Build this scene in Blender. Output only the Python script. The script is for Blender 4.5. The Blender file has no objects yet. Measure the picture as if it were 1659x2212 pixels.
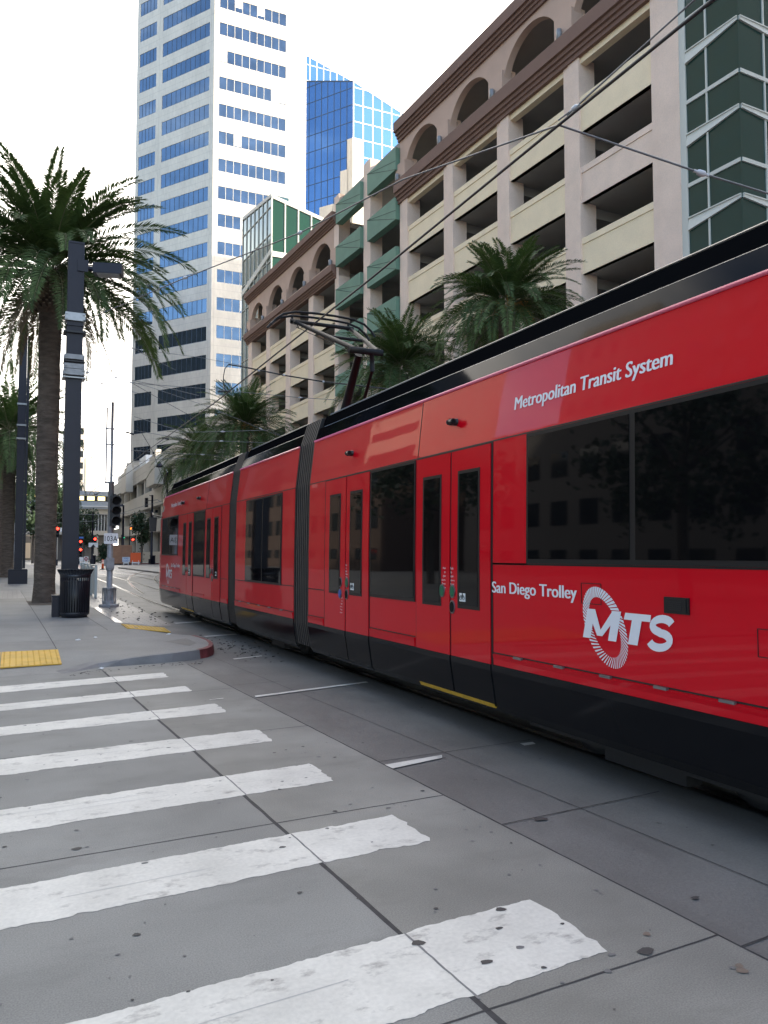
import bpy, math, random
from mathutils import Vector, Matrix
R = math.radians
PI = math.pi
random.seed(7)
sc = bpy.context.scene
COL = sc.collection

# ------------------------------------------------------------------ camera, sky, sun, exposure
F, PITCH, YAW, HC = 1720.0, R(3.08), R(24.93), 1.6
cam = bpy.data.cameras.new('camera')
cam.sensor_fit = 'VERTICAL'
cam.sensor_height = 36.0
cam.lens = 36.0 * F / 2212.0
cam.clip_start = 0.05
cam.clip_end = 4000
camo = bpy.data.objects.new('camera', cam)
COL.objects.link(camo)
camo.location = (0, 0, HC)
camo.rotation_euler = (R(90) + PITCH, 0, -YAW)
sc.camera = camo

SUN_AZ, SUN_EL = R(126), R(27)          # azimuth clockwise from +Y
w = bpy.data.worlds.new('World')
sc.world = w
w.use_nodes = True
nt = w.node_tree
nt.nodes.clear()
out = nt.nodes.new('ShaderNodeOutputWorld')
bg = nt.nodes.new('ShaderNodeBackground')
sky = nt.nodes.new('ShaderNodeTexSky')
sky.sky_type = 'NISHITA'
sky.sun_disc = False
sky.sun_elevation = SUN_EL
sky.sun_rotation = SUN_AZ
sky.air_density = 1.0
sky.dust_density = 1.6
sky.ozone_density = 1.2
bg.inputs[1].default_value = 0.15
# thin broken cloud, part of the sky itself
tc = nt.nodes.new('ShaderNodeTexCoord')
mp = nt.nodes.new('ShaderNodeMapping')
mp.inputs['Scale'].default_value = (1.0, 1.0, 2.6)
nz = nt.nodes.new('ShaderNodeTexNoise')
nz.inputs['Scale'].default_value = 3.1
nz.inputs['Detail'].default_value = 7
nz.inputs['Roughness'].default_value = 0.58
rp = nt.nodes.new('ShaderNodeValToRGB')
rp.color_ramp.elements[0].position = 0.55
rp.color_ramp.elements[0].color = (0, 0, 0, 1)
rp.color_ramp.elements[1].position = 0.74
rp.color_ramp.elements[1].color = (0.32, 0.32, 0.32, 1)
mx = nt.nodes.new('ShaderNodeMix')
mx.data_type = 'RGBA'
mx.inputs[7].default_value = (9.7, 9.1, 8.3, 1)
L = nt.links.new
L(tc.outputs['Generated'], mp.inputs[0])
L(mp.outputs[0], nz.inputs['Vector'])
L(nz.outputs['Fac'], rp.inputs[0])
# a bank of bright high cloud over the end of the street
dt = nt.nodes.new('ShaderNodeVectorMath'); dt.operation = 'DOT_PRODUCT'
dt.inputs[1].default_value = (math.sin(R(27)) * .94, math.cos(R(27)) * .94, .34)
L(tc.outputs['Generated'], dt.inputs[0])
ad = nt.nodes.new('ShaderNodeMath'); ad.operation = 'MULTIPLY_ADD'; ad.inputs[1].default_value = .35
L(nz.outputs['Fac'], ad.inputs[0]); L(dt.outputs['Value'], ad.inputs[2])
mr_ = nt.nodes.new('ShaderNodeMapRange'); mr_.inputs[1].default_value = .74; mr_.inputs[2].default_value = .93
L(ad.outputs[0], mr_.inputs[0])
mm_ = nt.nodes.new('ShaderNodeMath'); mm_.operation = 'MAXIMUM'
L(mr_.outputs[0], mm_.inputs[0]); L(rp.outputs[0], mm_.inputs[1])
L(mm_.outputs[0], mx.inputs[0])
L(sky.outputs[0], mx.inputs[6])
L(mx.outputs[2], bg.inputs[0])
L(bg.outputs[0], out.inputs[0])

sl = bpy.data.lights.new('sun', 'SUN')
sl.energy = 2.2
sl.angle = R(0.53)
sl.color = (1.0, 0.88, 0.70)
so = bpy.data.objects.new('sun', sl)
COL.objects.link(so)
sd = Vector((math.sin(SUN_AZ) * math.cos(SUN_EL), math.cos(SUN_AZ) * math.cos(SUN_EL), math.sin(SUN_EL)))
so.rotation_euler = sd.to_track_quat('Z', 'Y').to_euler()
so.location = (60, -40, 80)

sc.view_settings.view_transform = 'Standard'
sc.view_settings.look = 'None'
sc.view_settings.gamma = 1
sc.view_settings.exposure = 1.84
sc.cycles.use_denoising = True
sc.cycles.max_bounces = 8
sc.cycles.transparent_max_bounces = 8

# ------------------------------------------------------------------ survey helpers: photo point -> place on a known plane
_f = Vector((math.sin(YAW) * math.cos(PITCH), math.cos(YAW) * math.cos(PITCH), math.sin(PITCH)))
_r = Vector((math.cos(YAW), -math.sin(YAW), 0))
_u = _r.cross(_f)
_c = Vector((0, 0, HC))
def ray(x, y): return _f * F + _r * (x - 829.5) - _u * (y - 1106)
def at_depth(x, y, d): return _c + ray(x, y) * (d / F)
def at_X(x, y, X): r_ = ray(x, y); return _c + r_ * (X / r_.x)
def at_Y(x, y, Y): r_ = ray(x, y); return _c + r_ * (Y / r_.y)
def at_g(x, y, z=0.0): r_ = ray(x, y); return _c + r_ * ((z - HC) / r_.z)
def far_px(cx, cy): return ((170 + cx * .24111) * .6636, (1550 + cy * .24111) * .6636)

# ------------------------------------------------------------------ mesh builder
class MB:
    def __init__(s): s.v = []; s.f = []; s.m = []; s.mats = []; s.smooth = []
    def mi(s, mat):
        if mat not in s.mats: s.mats.append(mat)
        return s.mats.index(mat)
    def face(s, idx, mat, smooth=False): s.f.append(idx); s.m.append(s.mi(mat)); s.smooth.append(smooth)
    def poly(s, pts, mat, smooth=False):
        n = len(s.v); s.v += [tuple(p) for p in pts]
        s.face(list(range(n, n + len(pts))), mat, smooth)
    def hexa(s, p, mat):      # p: 8 points, bottom 4 then top 4
        n = len(s.v); s.v += [tuple(q) for q in p]
        for q in ((0,3,2,1),(4,5,6,7),(0,1,5,4),(1,2,6,5),(2,3,7,6),(3,0,4,7)): s.face([n + i for i in q], mat)
    def box(s, x0, x1, y0, y1, z0, z1, mat):
        s.hexa([(x0,y0,z0),(x1,y0,z0),(x1,y1,z0),(x0,y1,z0),(x0,y0,z1),(x1,y0,z1),(x1,y1,z1),(x0,y1,z1)], mat)
    def tube(s, path, rad, mat, n=8, cap=True):
        path = [Vector(p) for p in path]
        rads = rad if isinstance(rad, (list, tuple)) else [rad] * len(path)
        base = len(s.v); ref = None
        for i, p in enumerate(path):
            t = (path[min(i + 1, len(path) - 1)] - path[max(i - 1, 0)])
            t = t.normalized() if t.length > 1e-9 else Vector((0, 0, 1))
            if ref is None:
                ref = Vector((0, 0, 1)) if abs(t.z) < .9 else Vector((1, 0, 0))
            a = t.cross(ref).normalized(); b = a.cross(t).normalized(); ref = b
            for k in range(n):
                an = 2 * PI * k / n
                s.v.append(tuple(p + (a * math.cos(an) + b * math.sin(an)) * rads[i]))
        for i in range(len(path) - 1):
            for k in range(n):
                k2 = (k + 1) % n
                s.face([base + i*n + k, base + i*n + k2, base + (i+1)*n + k2, base + (i+1)*n + k], mat, True)
        if cap:
            s.face([base + k for k in range(n)], mat); s.face([base + (len(path)-1)*n + k for k in reversed(range(n))], mat)
    def lathe(s, cx, cy, prof, mat, n=20, cap=True, smooth=True):
        base = len(s.v)
        for (r_, z) in prof:
            for k in range(n):
                a = 2 * PI * k / n
                s.v.append((cx + r_ * math.cos(a), cy + r_ * math.sin(a), z))
        for i in range(len(prof) - 1):
            for k in range(n):
                k2 = (k + 1) % n
                s.face([base + i*n + k, base + i*n + k2, base + (i+1)*n + k2, base + (i+1)*n + k], mat, smooth)
        if cap:
            s.face([base + k for k in reversed(range(n))], mat); s.face([base + (len(prof)-1)*n + k for k in range(n)], mat)
    def build(s, name, parent=None):
        me = bpy.data.meshes.new(name)
        me.from_pydata(s.v, [], s.f)
        for m_ in s.mats: me.materials.append(m_)
        me.polygons.foreach_set('material_index', s.m)
        me.polygons.foreach_set('use_smooth', s.smooth)
        me.update()
        o = bpy.data.objects.new(name, me); COL.objects.link(o)
        if parent:
            o.parent = parent
            if not parent.parent: o.matrix_parent_inverse = Matrix.Translation(-parent.location)
        return o

class Fr:      # a facade frame: u along the wall, n outwards
    def __init__(s, o, u, n=None):
        s.o = Vector((o[0], o[1], 0)); s.u = Vector((u[0], u[1], 0)).normalized()
        s.n = Vector((n[0], n[1], 0)).normalized() if n else Vector((s.u.y, -s.u.x, 0))
    def p(s, u, n, z): q = s.o + s.u * u + s.n * n; return (q.x, q.y, z)
    def box(s, mb, u0, u1, n0, n1, z0, z1, mat):
        mb.hexa([s.p(u0,n0,z0), s.p(u1,n0,z0), s.p(u1,n1,z0), s.p(u0,n1,z0), s.p(u0,n0,z1), s.p(u1,n0,z1), s.p(u1,n1,z1), s.p(u0,n1,z1)], mat)
    def along(s, mb, u0, u1, prof, mat):      # extrude an (n, z) profile along u
        m = len(prof); b = len(mb.v)
        for u in (u0, u1): mb.v += [s.p(u, n, z) for n, z in prof]
        for i in range(m):
            j = (i + 1) % m
            mb.face([b + i, b + j, b + m + j, b + m + i], mat)
        mb.face([b + i for i in reversed(range(m))], mat); mb.face([b + m + i for i in range(m)], mat)

def tag(o, label=None, cat=None, group=None, kind=None):
    if label: o['label'] = label
    if cat: o['category'] = cat
    if group: o['group'] = group
    if kind: o['kind'] = kind
    return o
def thing(name, label, cat, loc=(0, 0, 0), group=None):
    o = bpy.data.objects.new(name, None); o.empty_display_size = .3
    COL.objects.link(o); o.location = loc
    return tag(o, label, cat, group)

# ------------------------------------------------------------------ materials
def hexlin(h):
    c = [int(h[i:i+2], 16) / 255 for i in (0, 2, 4)]
    return tuple(x / 12.92 if x <= .04045 else ((x + .055) / 1.055) ** 2.4 for x in c)
def mat(name, col, rough=.6, metal=0, var=0, vscale=2.0, bump=0, bscale=40, spec=.5, coat=0, speck=0, sscale=60, stretch=None, trans=0, var2=0, v2scale=.4):
    m = bpy.data.materials.new(name); m.use_nodes = True
    t = m.node_tree; b = t.nodes['Principled BSDF']; N = t.nodes.new; K = t.links.new
    b.inputs['Base Color'].default_value = (*col, 1)
    b.inputs['Roughness'].default_value = rough; b.inputs['Metallic'].default_value = metal
    b.inputs['Specular IOR Level'].default_value = spec
    if coat: b.inputs['Coat Weight'].default_value = coat; b.inputs['Coat Roughness'].default_value = .02
    co = N('ShaderNodeTexCoord'); src = co.outputs['Object']
    if stretch:
        mp_ = N('ShaderNodeMapping'); mp_.inputs['Scale'].default_value = stretch; K(src, mp_.inputs[0]); src = mp_.outputs[0]
    cur = None
    def nodeval(scale, lo, hi, detail=6, a=.3, b_=.7):
        n = N('ShaderNodeTexNoise'); n.inputs['Scale'].default_value = scale; n.inputs['Detail'].default_value = detail
        K(src, n.inputs['Vector'])
        r_ = N('ShaderNodeMapRange'); r_.inputs[1].default_value = a; r_.inputs[2].default_value = b_
        r_.inputs[3].default_value = lo; r_.inputs[4].default_value = hi
        K(n.outputs['Fac'], r_.inputs[0]); return r_.outputs[0]
    fac = []
    if var: fac.append(nodeval(vscale, 1 - var, 1 + var))
    if var2: fac.append(nodeval(v2scale, 1 - var2, 1 + var2, 3))
    if speck: fac.append(nodeval(sscale, 1 - speck, 1 + speck, 2))
    if fac:
        v = fac[0]
        for q in fac[1:]:
            mu = N('ShaderNodeMath'); mu.operation = 'MULTIPLY'; K(v, mu.inputs[0]); K(q, mu.inputs[1]); v = mu.outputs[0]
        vm = N('ShaderNodeVectorMath'); vm.operation = 'SCALE'; vm.inputs[0].default_value = col
        K(v, vm.inputs['Scale']); K(vm.outputs[0], b.inputs['Base Color'])
    if bump:
        n = N('ShaderNodeTexNoise'); n.inputs['Scale'].default_value = bscale; n.inputs['Detail'].default_value = 3
        K(src, n.inputs['Vector']); bu = N('ShaderNodeBump'); bu.inputs['Strength'].default_value = bump
        bu.inputs['Distance'].default_value = .02
        K(n.outputs['Fac'], bu.inputs['Height']); K(bu.outputs[0], b.inputs['Normal'])
        if coat: K(bu.outputs[0], b.inputs['Coat Normal'])
    if trans:
        tr = N('ShaderNodeBsdfTranslucent'); tr.inputs[0].default_value = (col[0]*1.3, col[1]*1.5, col[2]*.8, 1)
        ms = N('ShaderNodeMixShader'); ms.inputs[0].default_value = trans
        K(b.outputs[0], ms.inputs[1]); K(tr.outputs[0], ms.inputs[2])
        K(ms.outputs[0], t.nodes['Material Output'].inputs[0])
    return m
def wear(m, under, lo=.60, hi=.66, scale=7.0, stretch=(.35, 1, 1)):
    """paint worn through in patches to the surface below"""
    t = m.node_tree; b = t.nodes['Principled BSDF']; N = t.nodes.new; K = t.links.new
    old = b.inputs['Base Color'].links[0].from_socket
    co = N('ShaderNodeTexCoord'); mp_ = N('ShaderNodeMapping'); mp_.inputs['Scale'].default_value = stretch
    n = N('ShaderNodeTexNoise'); n.inputs['Scale'].default_value = scale; n.inputs['Detail'].default_value = 9; n.inputs['Roughness'].default_value = .68
    r_ = N('ShaderNodeMapRange'); r_.inputs[1].default_value = lo; r_.inputs[2].default_value = hi
    x = N('ShaderNodeMix'); x.data_type = 'RGBA'; x.inputs[7].default_value = (*under, 1)
    K(co.outputs['Object'], mp_.inputs[0]); K(mp_.outputs[0], n.inputs['Vector']); K(n.outputs['Fac'], r_.inputs[0]); K(r_.outputs[0], x.inputs[0]); K(old, x.inputs[6]); K(x.outputs[2], b.inputs['Base Color'])
def emit(name, col, s):
    m = bpy.data.materials.new(name); m.use_nodes = True; b = m.node_tree.nodes['Principled BSDF']
    b.inputs['Base Color'].default_value = (*[c * .3 for c in col], 1)
    b.inputs['Emission Color'].default_value = (*col, 1); b.inputs['Emission Strength'].default_value = s
    return m

M_RED = mat('tram red paint', (.60, .0, .010), .3, 0, bump=.05, bscale=1.1, coat=.36, var=.02, spec=.14)
M_REDP = mat('tram pale edge', (.75, .16, .26), .3)
M_SKIRT = mat('charcoal gloss skirt', (.007, .0075, .009), .13, bump=.05, bscale=1.8, spec=.13)
M_SHROUD = mat('black glass roof shroud', (.003, .0035, .005), .05, bump=.02, bscale=1.2, spec=.06)
M_SHROUD2 = mat('satin black roof edge', (.005, .0052, .006), .5, spec=0)
M_GROOVE = mat('rubber darkened in grooves', (.008, .007, .007), .8)  # darker copy of the rubber paints shade into the rib grooves
M_RUBBER = mat('ribbed rubber', (.05, .043, .038), .6, var=.2, vscale=6)
M_BLACK = mat('black trim', (.008, .008, .009), .4)
M_WGLASS = mat('dark tinted tram glass', (.003, .003, .0035), .03, spec=.33, bump=.012, bscale=1.2)
M_WHITE = mat('white lettering', (.78, .76, .78), .4)
M_YEL = mat('yellow paint', (.62, .36, .03), .5, var=.15, vscale=20)
M_STEEL = mat('brushed steel', (.25, .255, .26), .35, .8, var=.1, vscale=10)
M_GALV = mat('galvanised steel', (.26, .265, .27), .5, .3, var=.15, vscale=8)
M_DARKST = mat('dark iron', (.03, .03, .032), .5, .3)
M_NAVY = mat('navy black pole paint', (.008, .009, .020), .42, var=.12, vscale=4, spec=.35)
M_BIN = mat('black bin paint', (.014, .016, .022), .35)
M_GREEN = mat('green light button', (.01, .13, .06), .3)
M_BLUEB = mat('blue button', (.03, .09, .35), .3)
M_PANT = mat('pantograph steel', (.010, .0105, .012), .55, 0, spec=.25)
M_CONC = mat('road concrete', (.215, .212, .192), .75, var=.13, vscale=1.3, speck=.2, sscale=150, var2=.2, v2scale=.35, bump=.1, bscale=120)
M_CONC2 = mat('crossing concrete warm', (.215, .208, .182), .75, var=.14, vscale=1.6, speck=.2, sscale=150, var2=.18, v2scale=.5, bump=.1, bscale=120)
M_TRACK = mat('track lane concrete', (.135, .134, .125), .6, var=.16, vscale=1.1, speck=.1, sscale=60, var2=.15, v2scale=.3, bump=.2, bscale=100)
wear(M_CONC, (.14, .137, .124), .52, .80, 1.4, (.45, 1, 1)); wear(M_CONC2, (.145, .138, .118), .52, .80, 1.5, (.5, 1, 1)); wear(M_TRACK, (.08, .076, .072), .5, .8, 1.3, (1, .35, 1))
M_WALK = mat('pavement concrete', (.215, .212, .195), .7, var=.12, vscale=.9, speck=.12, sscale=60, var2=.14, v2scale=.3, bump=.2, bscale=100)
wear(M_WALK, (.14, .133, .122), .54, .82, .9, (1, .6, 1))
M_ASPH = mat('far street surface', (.14, .142, .15), .5, var=.15, vscale=.5, speck=.15, sscale=30, var2=.15, v2scale=.08)
M_JOINT = mat('joint sealant', (.03, .03, .032), .8, var=.3, vscale=20)
M_STRIPE = mat('worn white road paint', (.60, .58, .515), .6, var=.09, vscale=3.5, speck=.06, sscale=45, var2=.09, v2scale=.9, bump=.06, bscale=90)
wear(M_STRIPE, (.27, .255, .23), .555, .70, 9.0, (.55, 1, 1))
M_SEAM = mat('paint seam', (.42, .41, .39), .7)
M_TACT = mat('yellow tactile paving', (.60, .36, .05), .6, var=.12, vscale=6)
M_KERB = mat('kerb concrete', (.19, .185, .178), .8, var=.2, vscale=3, bump=.4, bscale=50)
M_REDKERB = mat('worn red kerb paint', (.17, .035, .035), .7, var=.35, vscale=6, bump=.3, bscale=50)
M_STAIN = mat('dark spot', (.06, .058, .055), .7, var=.3, vscale=9)
M_RUST = mat('rust stain', (.17, .13, .10), .8, var=.2, vscale=12)
M_SOIL = mat('soil', (.09, .075, .06), .95, var=.3, vscale=9, bump=.6, bscale=30)
M_PINK = mat('pale pink stucco', (.82, .635, .51), .85, var=.06, vscale=1.2, speck=.05, sscale=20, bump=.2, bscale=60)
M_CREAM = mat('cream stucco', (.90, .735, .50), .85, var=.05, vscale=1.0, speck=.04, sscale=20, bump=.2, bscale=60)
M_BROWN = mat('brown cornice', (.195, .112, .083), .8, var=.06, vscale=1.0)
M_TAN = mat('tan arch wall', (.55, .39, .30), .85, var=.05, vscale=1.0)
M_GPANEL = mat('muted green panel', (.15, .265, .19), .75, var=.07, vscale=1.0)
M_INT = mat('garage interior concrete', (.36, .34, .31), .9, var=.1, vscale=.6)
M_WALLIN = mat('garage inner wall', (.60, .53, .44), .9, var=.1, vscale=.6)
M_GGLASS = mat('dark green glass', (.013, .050, .042), .05, spec=.55, bump=.05, bscale=.7)
M_GFRAME = mat('pale green frame', (.60, .60, .53), .6)
M_TOWER = mat('pale tower stone', (.60, .55, .47), .8, var=.07, vscale=.25, var2=.06, v2scale=2.0, stretch=(1, 1, .35))
M_TLINE = mat('stone joint', (.40, .37, .32), .9)
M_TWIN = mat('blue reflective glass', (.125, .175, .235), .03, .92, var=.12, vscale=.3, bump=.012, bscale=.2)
M_TWIN2 = mat('tower glass darkened for sunny face', (.075, .115, .165), .04, .9, var=.2, vscale=.4)  # same tower glass, darker colour offsets the bright sky reflection on this face
M_BLUEG = mat('curtain glass shaded tone', (.11, .20, .34), .03, .9, var=.08, vscale=.1, bump=.012, bscale=.2)  # blue tower's glass with the shaded face's tone put into its colour
M_BLUEG2 = mat('curtain glass sunlit tone', (.10, .22, .38), .05, .85, var=.08, vscale=.1)  # same glass again, the sunlit faces' paler tone put into its colour
M_MULL = mat('window mullion', (.05, .07, .10), .5)
M_WMULL = mat('white mullion', (.72, .74, .74), .5)
M_GBMIR = mat('mirror green glass', (.06, .105, .105), .04, .9, var=.1, vscale=.5, bump=.06, bscale=.35)
M_GBDK = mat('deep green cladding glass', (.008, .05, .024), .1, spec=.3)
M_PODIUM = mat('podium limestone', (.56, .52, .45), .8, var=.05, vscale=.3)
M_DKWIN = mat('dark window glass', (.02, .025, .03), .05, spec=.8)
M_FIN = mat('grey metal fins', (.40, .42, .43), .5)
M_BRIDGE = mat('bridge pale blue grey', (.38, .42, .47), .6)
M_LITWIN = emit('lit warm window', (1.0, .78, .35), .9)
M_LEAF = mat('palm leaf', (.058, .094, .032), .6, var=.35, vscale=1.2, trans=.14, spec=.2)
M_LEAF2 = mat('palm leaf lighter', (.085, .128, .044), .6, var=.35, vscale=1.2, trans=.14, spec=.2)
M_DEAD = mat('dry palm frond', (.17, .125, .075), .8, var=.3, vscale=2, trans=.1)
M_RACH = mat('palm leaf rib', (.13, .13, .06), .5)
M_BOOT = mat('cut frond boots', (.085, .062, .043), .9, var=.4, vscale=8, bump=.5, bscale=20)
M_BOOTEND = mat('cut boot end', (.24, .19, .14), .9, var=.3, vscale=12)
M_TRUNK = mat('palm trunk bark', (.11, .085, .066), .95, var=.35, vscale=3, bump=1.0, bscale=9, stretch=(1, 1, 3.5))
M_FRUIT = mat('orange date stalks', (.42, .19, .04), .7, var=.3, vscale=6)
M_TLEAF = mat('street tree leaf', (.035, .062, .028), .5, var=.4, vscale=1.5, trans=.12)
M_BARK = mat('grey bark', (.10, .085, .07), .9, var=.3, vscale=5)
M_ORANGE = mat('safety orange', (.85, .13, .03), .5)
M_BOXBR = mat('brown container steel', (.36, .20, .12), .7, var=.12, vscale=2)
M_SIGNW = mat('white sign face', (.75, .76, .74), .5)
M_SIGNB = mat('blue white sign', (.62, .70, .78), .5)
M_SIGNK = mat('black sign lettering', (.02, .02, .02), .6)
M_BLUE = mat('blue street sign', (.05, .14, .42), .5)
M_REDL = emit('lit red lens', (1.0, .02, .01), 5.0)
M_GRNL = emit('lit green lens', (.02, 1.0, .45), 3.0)
M_LENS = mat('dark unlit lens', (.010, .010, .011), .6, spec=.1)
M_SIGNAL = mat('black signal housing', (.018, .018, .02), .5)
M_CERAM = mat('grey insulator', (.55, .56, .58), .4)
M_WIRE = mat('overhead wire', (.04, .04, .042), .5, .3)
M_STRAND = mat('galvanised span wire', (.16, .165, .17), .5, .4)
M_RAIL = mat('worn steel rail', (.10, .095, .09), .3, .8)
M_RAILTOP = mat('polished rail head', (.42, .42, .43), .2, 1.0)
M_PANELW = mat('pale fence panel', (.42, .47, .46), .6, var=.1, vscale=2)
M_OFFICE = mat('sandstone office wall', (.66, .57, .46), .85, var=.05, vscale=.4)
M_OFFICE2 = mat('grey office wall', (.17, .16, .15), .85, var=.05, vscale=.4)
M_LITTER = mat('scrap paper', (.7, .7, .68), .8)
M_MARKER = emit('amber lamp', (1.0, .35, .05), .5)

def paver_mat():
    m = mat('dark paver', (.15, .15, .155), .45, var=.15, vscale=2)
    t = m.node_tree; b = t.nodes['Principled BSDF']
    br = t.nodes.new('ShaderNodeTexBrick'); br.inputs['Color1'].default_value = (.15, .15, .155, 1)
    br.inputs['Color2'].default_value = (.20, .195, .19, 1); br.inputs['Mortar'].default_value = (.06, .06, .06, 1)
    br.inputs['Scale'].default_value = 1.6; br.inputs['Mortar Size'].default_value = .02
    co = t.nodes.new('ShaderNodeTexCoord')
    t.links.new(co.outputs['Object'], br.inputs['Vector']); t.links.new(br.outputs['Color'], b.inputs['Base Color'])
    return m
M_PAVER = paver_mat()
def trunk_rings(m):      # overlapping leaf scars of the palm trunk
    t = m.node_tree; b = t.nodes['Principled BSDF']; K = t.links.new
    co = t.nodes.new('ShaderNodeTexCoord'); mp_ = t.nodes.new('ShaderNodeMapping'); mp_.inputs['Scale'].default_value = (5.5, 5.5, 13)
    nz_ = t.nodes.new('ShaderNodeTexNoise'); nz_.inputs['Scale'].default_value = 2.0
    ad_ = t.nodes.new('ShaderNodeVectorMath'); ad_.operation = 'MULTIPLY_ADD'; ad_.inputs[1].default_value = (.9, .9, .9)
    vo = t.nodes.new('ShaderNodeTexVoronoi'); vo.feature = 'DISTANCE_TO_EDGE'; vo.inputs['Scale'].default_value = 1.0
    K(co.outputs['Object'], mp_.inputs[0]); K(mp_.outputs[0], nz_.inputs['Vector']); K(nz_.outputs['Color'], ad_.inputs[0]); K(mp_.outputs[0], ad_.inputs[2]); K(ad_.outputs[0], vo.inputs['Vector'])
    bu = t.nodes.new('ShaderNodeBump'); bu.inputs['Strength'].default_value = 1.0; bu.inputs['Distance'].default_value = .05
    K(vo.outputs['Distance'], bu.inputs['Height']); K(bu.outputs[0], b.inputs['Normal'])
trunk_rings(M_TRUNK)

# ------------------------------------------------------------------ lettering
_tc = {}
def text_geo(s, shear=0, offset=0, spacing=1.0):
    k = (s, shear, offset, spacing)
    if k in _tc: return _tc[k]
    cu = bpy.data.curves.new('lettering', 'FONT'); cu.body = s; cu.size = 1; cu.shear = shear; cu.offset = offset
    cu.space_character = spacing; cu.resolution_u = 4
    o = bpy.data.objects.new('lettering', cu); COL.objects.link(o)
    bpy.context.view_layer.update()
    dg = bpy.context.evaluated_depsgraph_get()
    me = o.evaluated_get(dg).to_mesh()
    v = [tuple(q.co) for q in me.vertices]; f = [list(p.vertices) for p in me.polygons]
    o.evaluated_get(dg).to_mesh_clear()
    bpy.data.objects.remove(o); bpy.data.curves.remove(cu)
    _tc[k] = (v, f); return v, f
CAP = .0
def cap_h():
    global CAP
    if not CAP:
        v, f = text_geo('H'); CAP = max(q[1] for q in v)
    return CAP
def put_text(mb, s, x0, x1, y0, cap, fn, m, shear=0, offset=0, spacing=1.0):
    """text fitted to [x0,x1] wide and cap high; fn(x, y) gives the place in the world"""
    v, f = text_geo(s, shear, min(offset, .006), spacing)
    lo = min(q[0] for q in v); hi = max(q[0] for q in v); kx = (x1 - x0) / (hi - lo); ky = cap / cap_h()
    b = len(mb.v)
    mb.v += [tuple(fn(x0 + (q[0] - lo) * kx, y0 + q[1] * ky)) for q in v]
    for p in f: mb.face([b + i for i in p], m)

# ================================================================== GROUND
g = MB(); g.poly([(-700, -400, -.02), (900, -400, -.02), (900, 1300, -.02), (-700, 1300, -.02)], M_ASPH)
tag(g.build('ground'), 'grey street surface running to the horizon', kind='structure')

def jag_strip(mb, pts, m, z=0.0, closed=False): mb.poly([(p[0], p[1], z) for p in pts], m)
def lerp(a, b, t): return a + (b - a) * t
def jointA(y): return 1.18 + (11.6 - y) * .0413
def jointB(y): return 2.35 + (11.84 - y) * .041
def jointC(y): return 3.14 + (7.11 - y) * .05
# crossing slabs: each poured panel is its own sheet face with the joints left between them
slabs = MB()
rowsA = [12.3, 10.1, 7.09, 4.66, 2.46, -.2, -3.0, -6.0]
for i in range(len(rowsA) - 1):
    y1, y0 = rowsA[i], rowsA[i + 1]
    xs = [-9.0, -5.2, -1.9]
    def yy(y, x): return y + .055 * x - .06
    cols = [(lambda y: -9.0), (lambda y: -4.6), (lambda y: -1.75), jointA, jointB]
    for k in range(4):
        a, b = cols[k], cols[k + 1]
        m_ = M_CONC2 if k == 3 else M_CONC
        slabs.poly([(a(y0), yy(y0, a(y0)), 0), (b(y0), yy(y0, b(y0)), 0), (b(y1), yy(y1, b(y1)), 0), (a(y1), yy(y1, a(y1)), 0)], m_)
tag(slabs.build('crossing'), 'concrete slab crossing in front of the tram', kind='structure')
tl = MB()
tl.poly([(2.95, -8, -.004), (9.6, -8, -.004), (9.6, 62, -.004), (3.05, 62, -.004), (2.05, 18, -.004), (2.3, 12.3, -.004)], M_TRACK)
tag(tl.build('track_lane'), 'smooth grey concrete lane carrying the tram rails', kind='structure')

def wob_line(mb, p0, p1, w_, m, z, n=40, amp=.006):
    p0 = Vector((p0[0], p0[1])); p1 = Vector((p1[0], p1[1])); d = (p1 - p0).normalized(); q = Vector((-d.y, d.x))
    a = []; b = []
    for i in range(n + 1):
        c = p0.lerp(p1, i / n); o = random.uniform(-amp, amp) * .3
        h = w_ * .5 * random.uniform(.82, 1.18)
        a.append(c + q * (o + h)); b.append(c + q * (o - h))
    for i in range(n):
        mb.poly([(a[i].x, a[i].y, z), (b[i].x, b[i].y, z), (b[i+1].x, b[i+1].y, z), (a[i+1].x, a[i+1].y, z)], m)
jt = MB()
wob_line(jt, (jointA(12.2), 11.75), (jointA(-5), -5), .025, M_JOINT, .0008, 120)
wob_line(jt, (jointB(11.9), 11.85), (jointB(-5), -5), .013, M_JOINT, .0008, 120, .008)
wob_line(jt, (jointC(17), 17), (jointC(-5), -5), .006, M_JOINT, .0008, 140, .004)
for y in (7.09, 4.66, 2.46, -.2):
    wob_line(jt, (-9, y - .55), (jointB(y), y + .055 * 2.4 - .06), .011, M_JOINT, .0011, 90, .006)
for y, x1 in ((4.08, 4.0), (5.7, 4.1), (2.42, 4.2), (9.75, 3.1), (12.9, 3.6)):
    wob_line(jt, (jointB(y), y), (x1, y + .055 * (x1 - 2.6) + .03), .009, M_JOINT, .0009, 30, .006)
for x0, y0, x1, y1 in ((1.9, 9.5, 2.42, 9.55),):
    wob_line(jt, (x0, y0), (x1, y1), .008, M_JOINT, .0009, 20, .004)
tag(jt.build('road_joints'), 'dark sealed joints between the concrete slabs', kind='structure')

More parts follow.
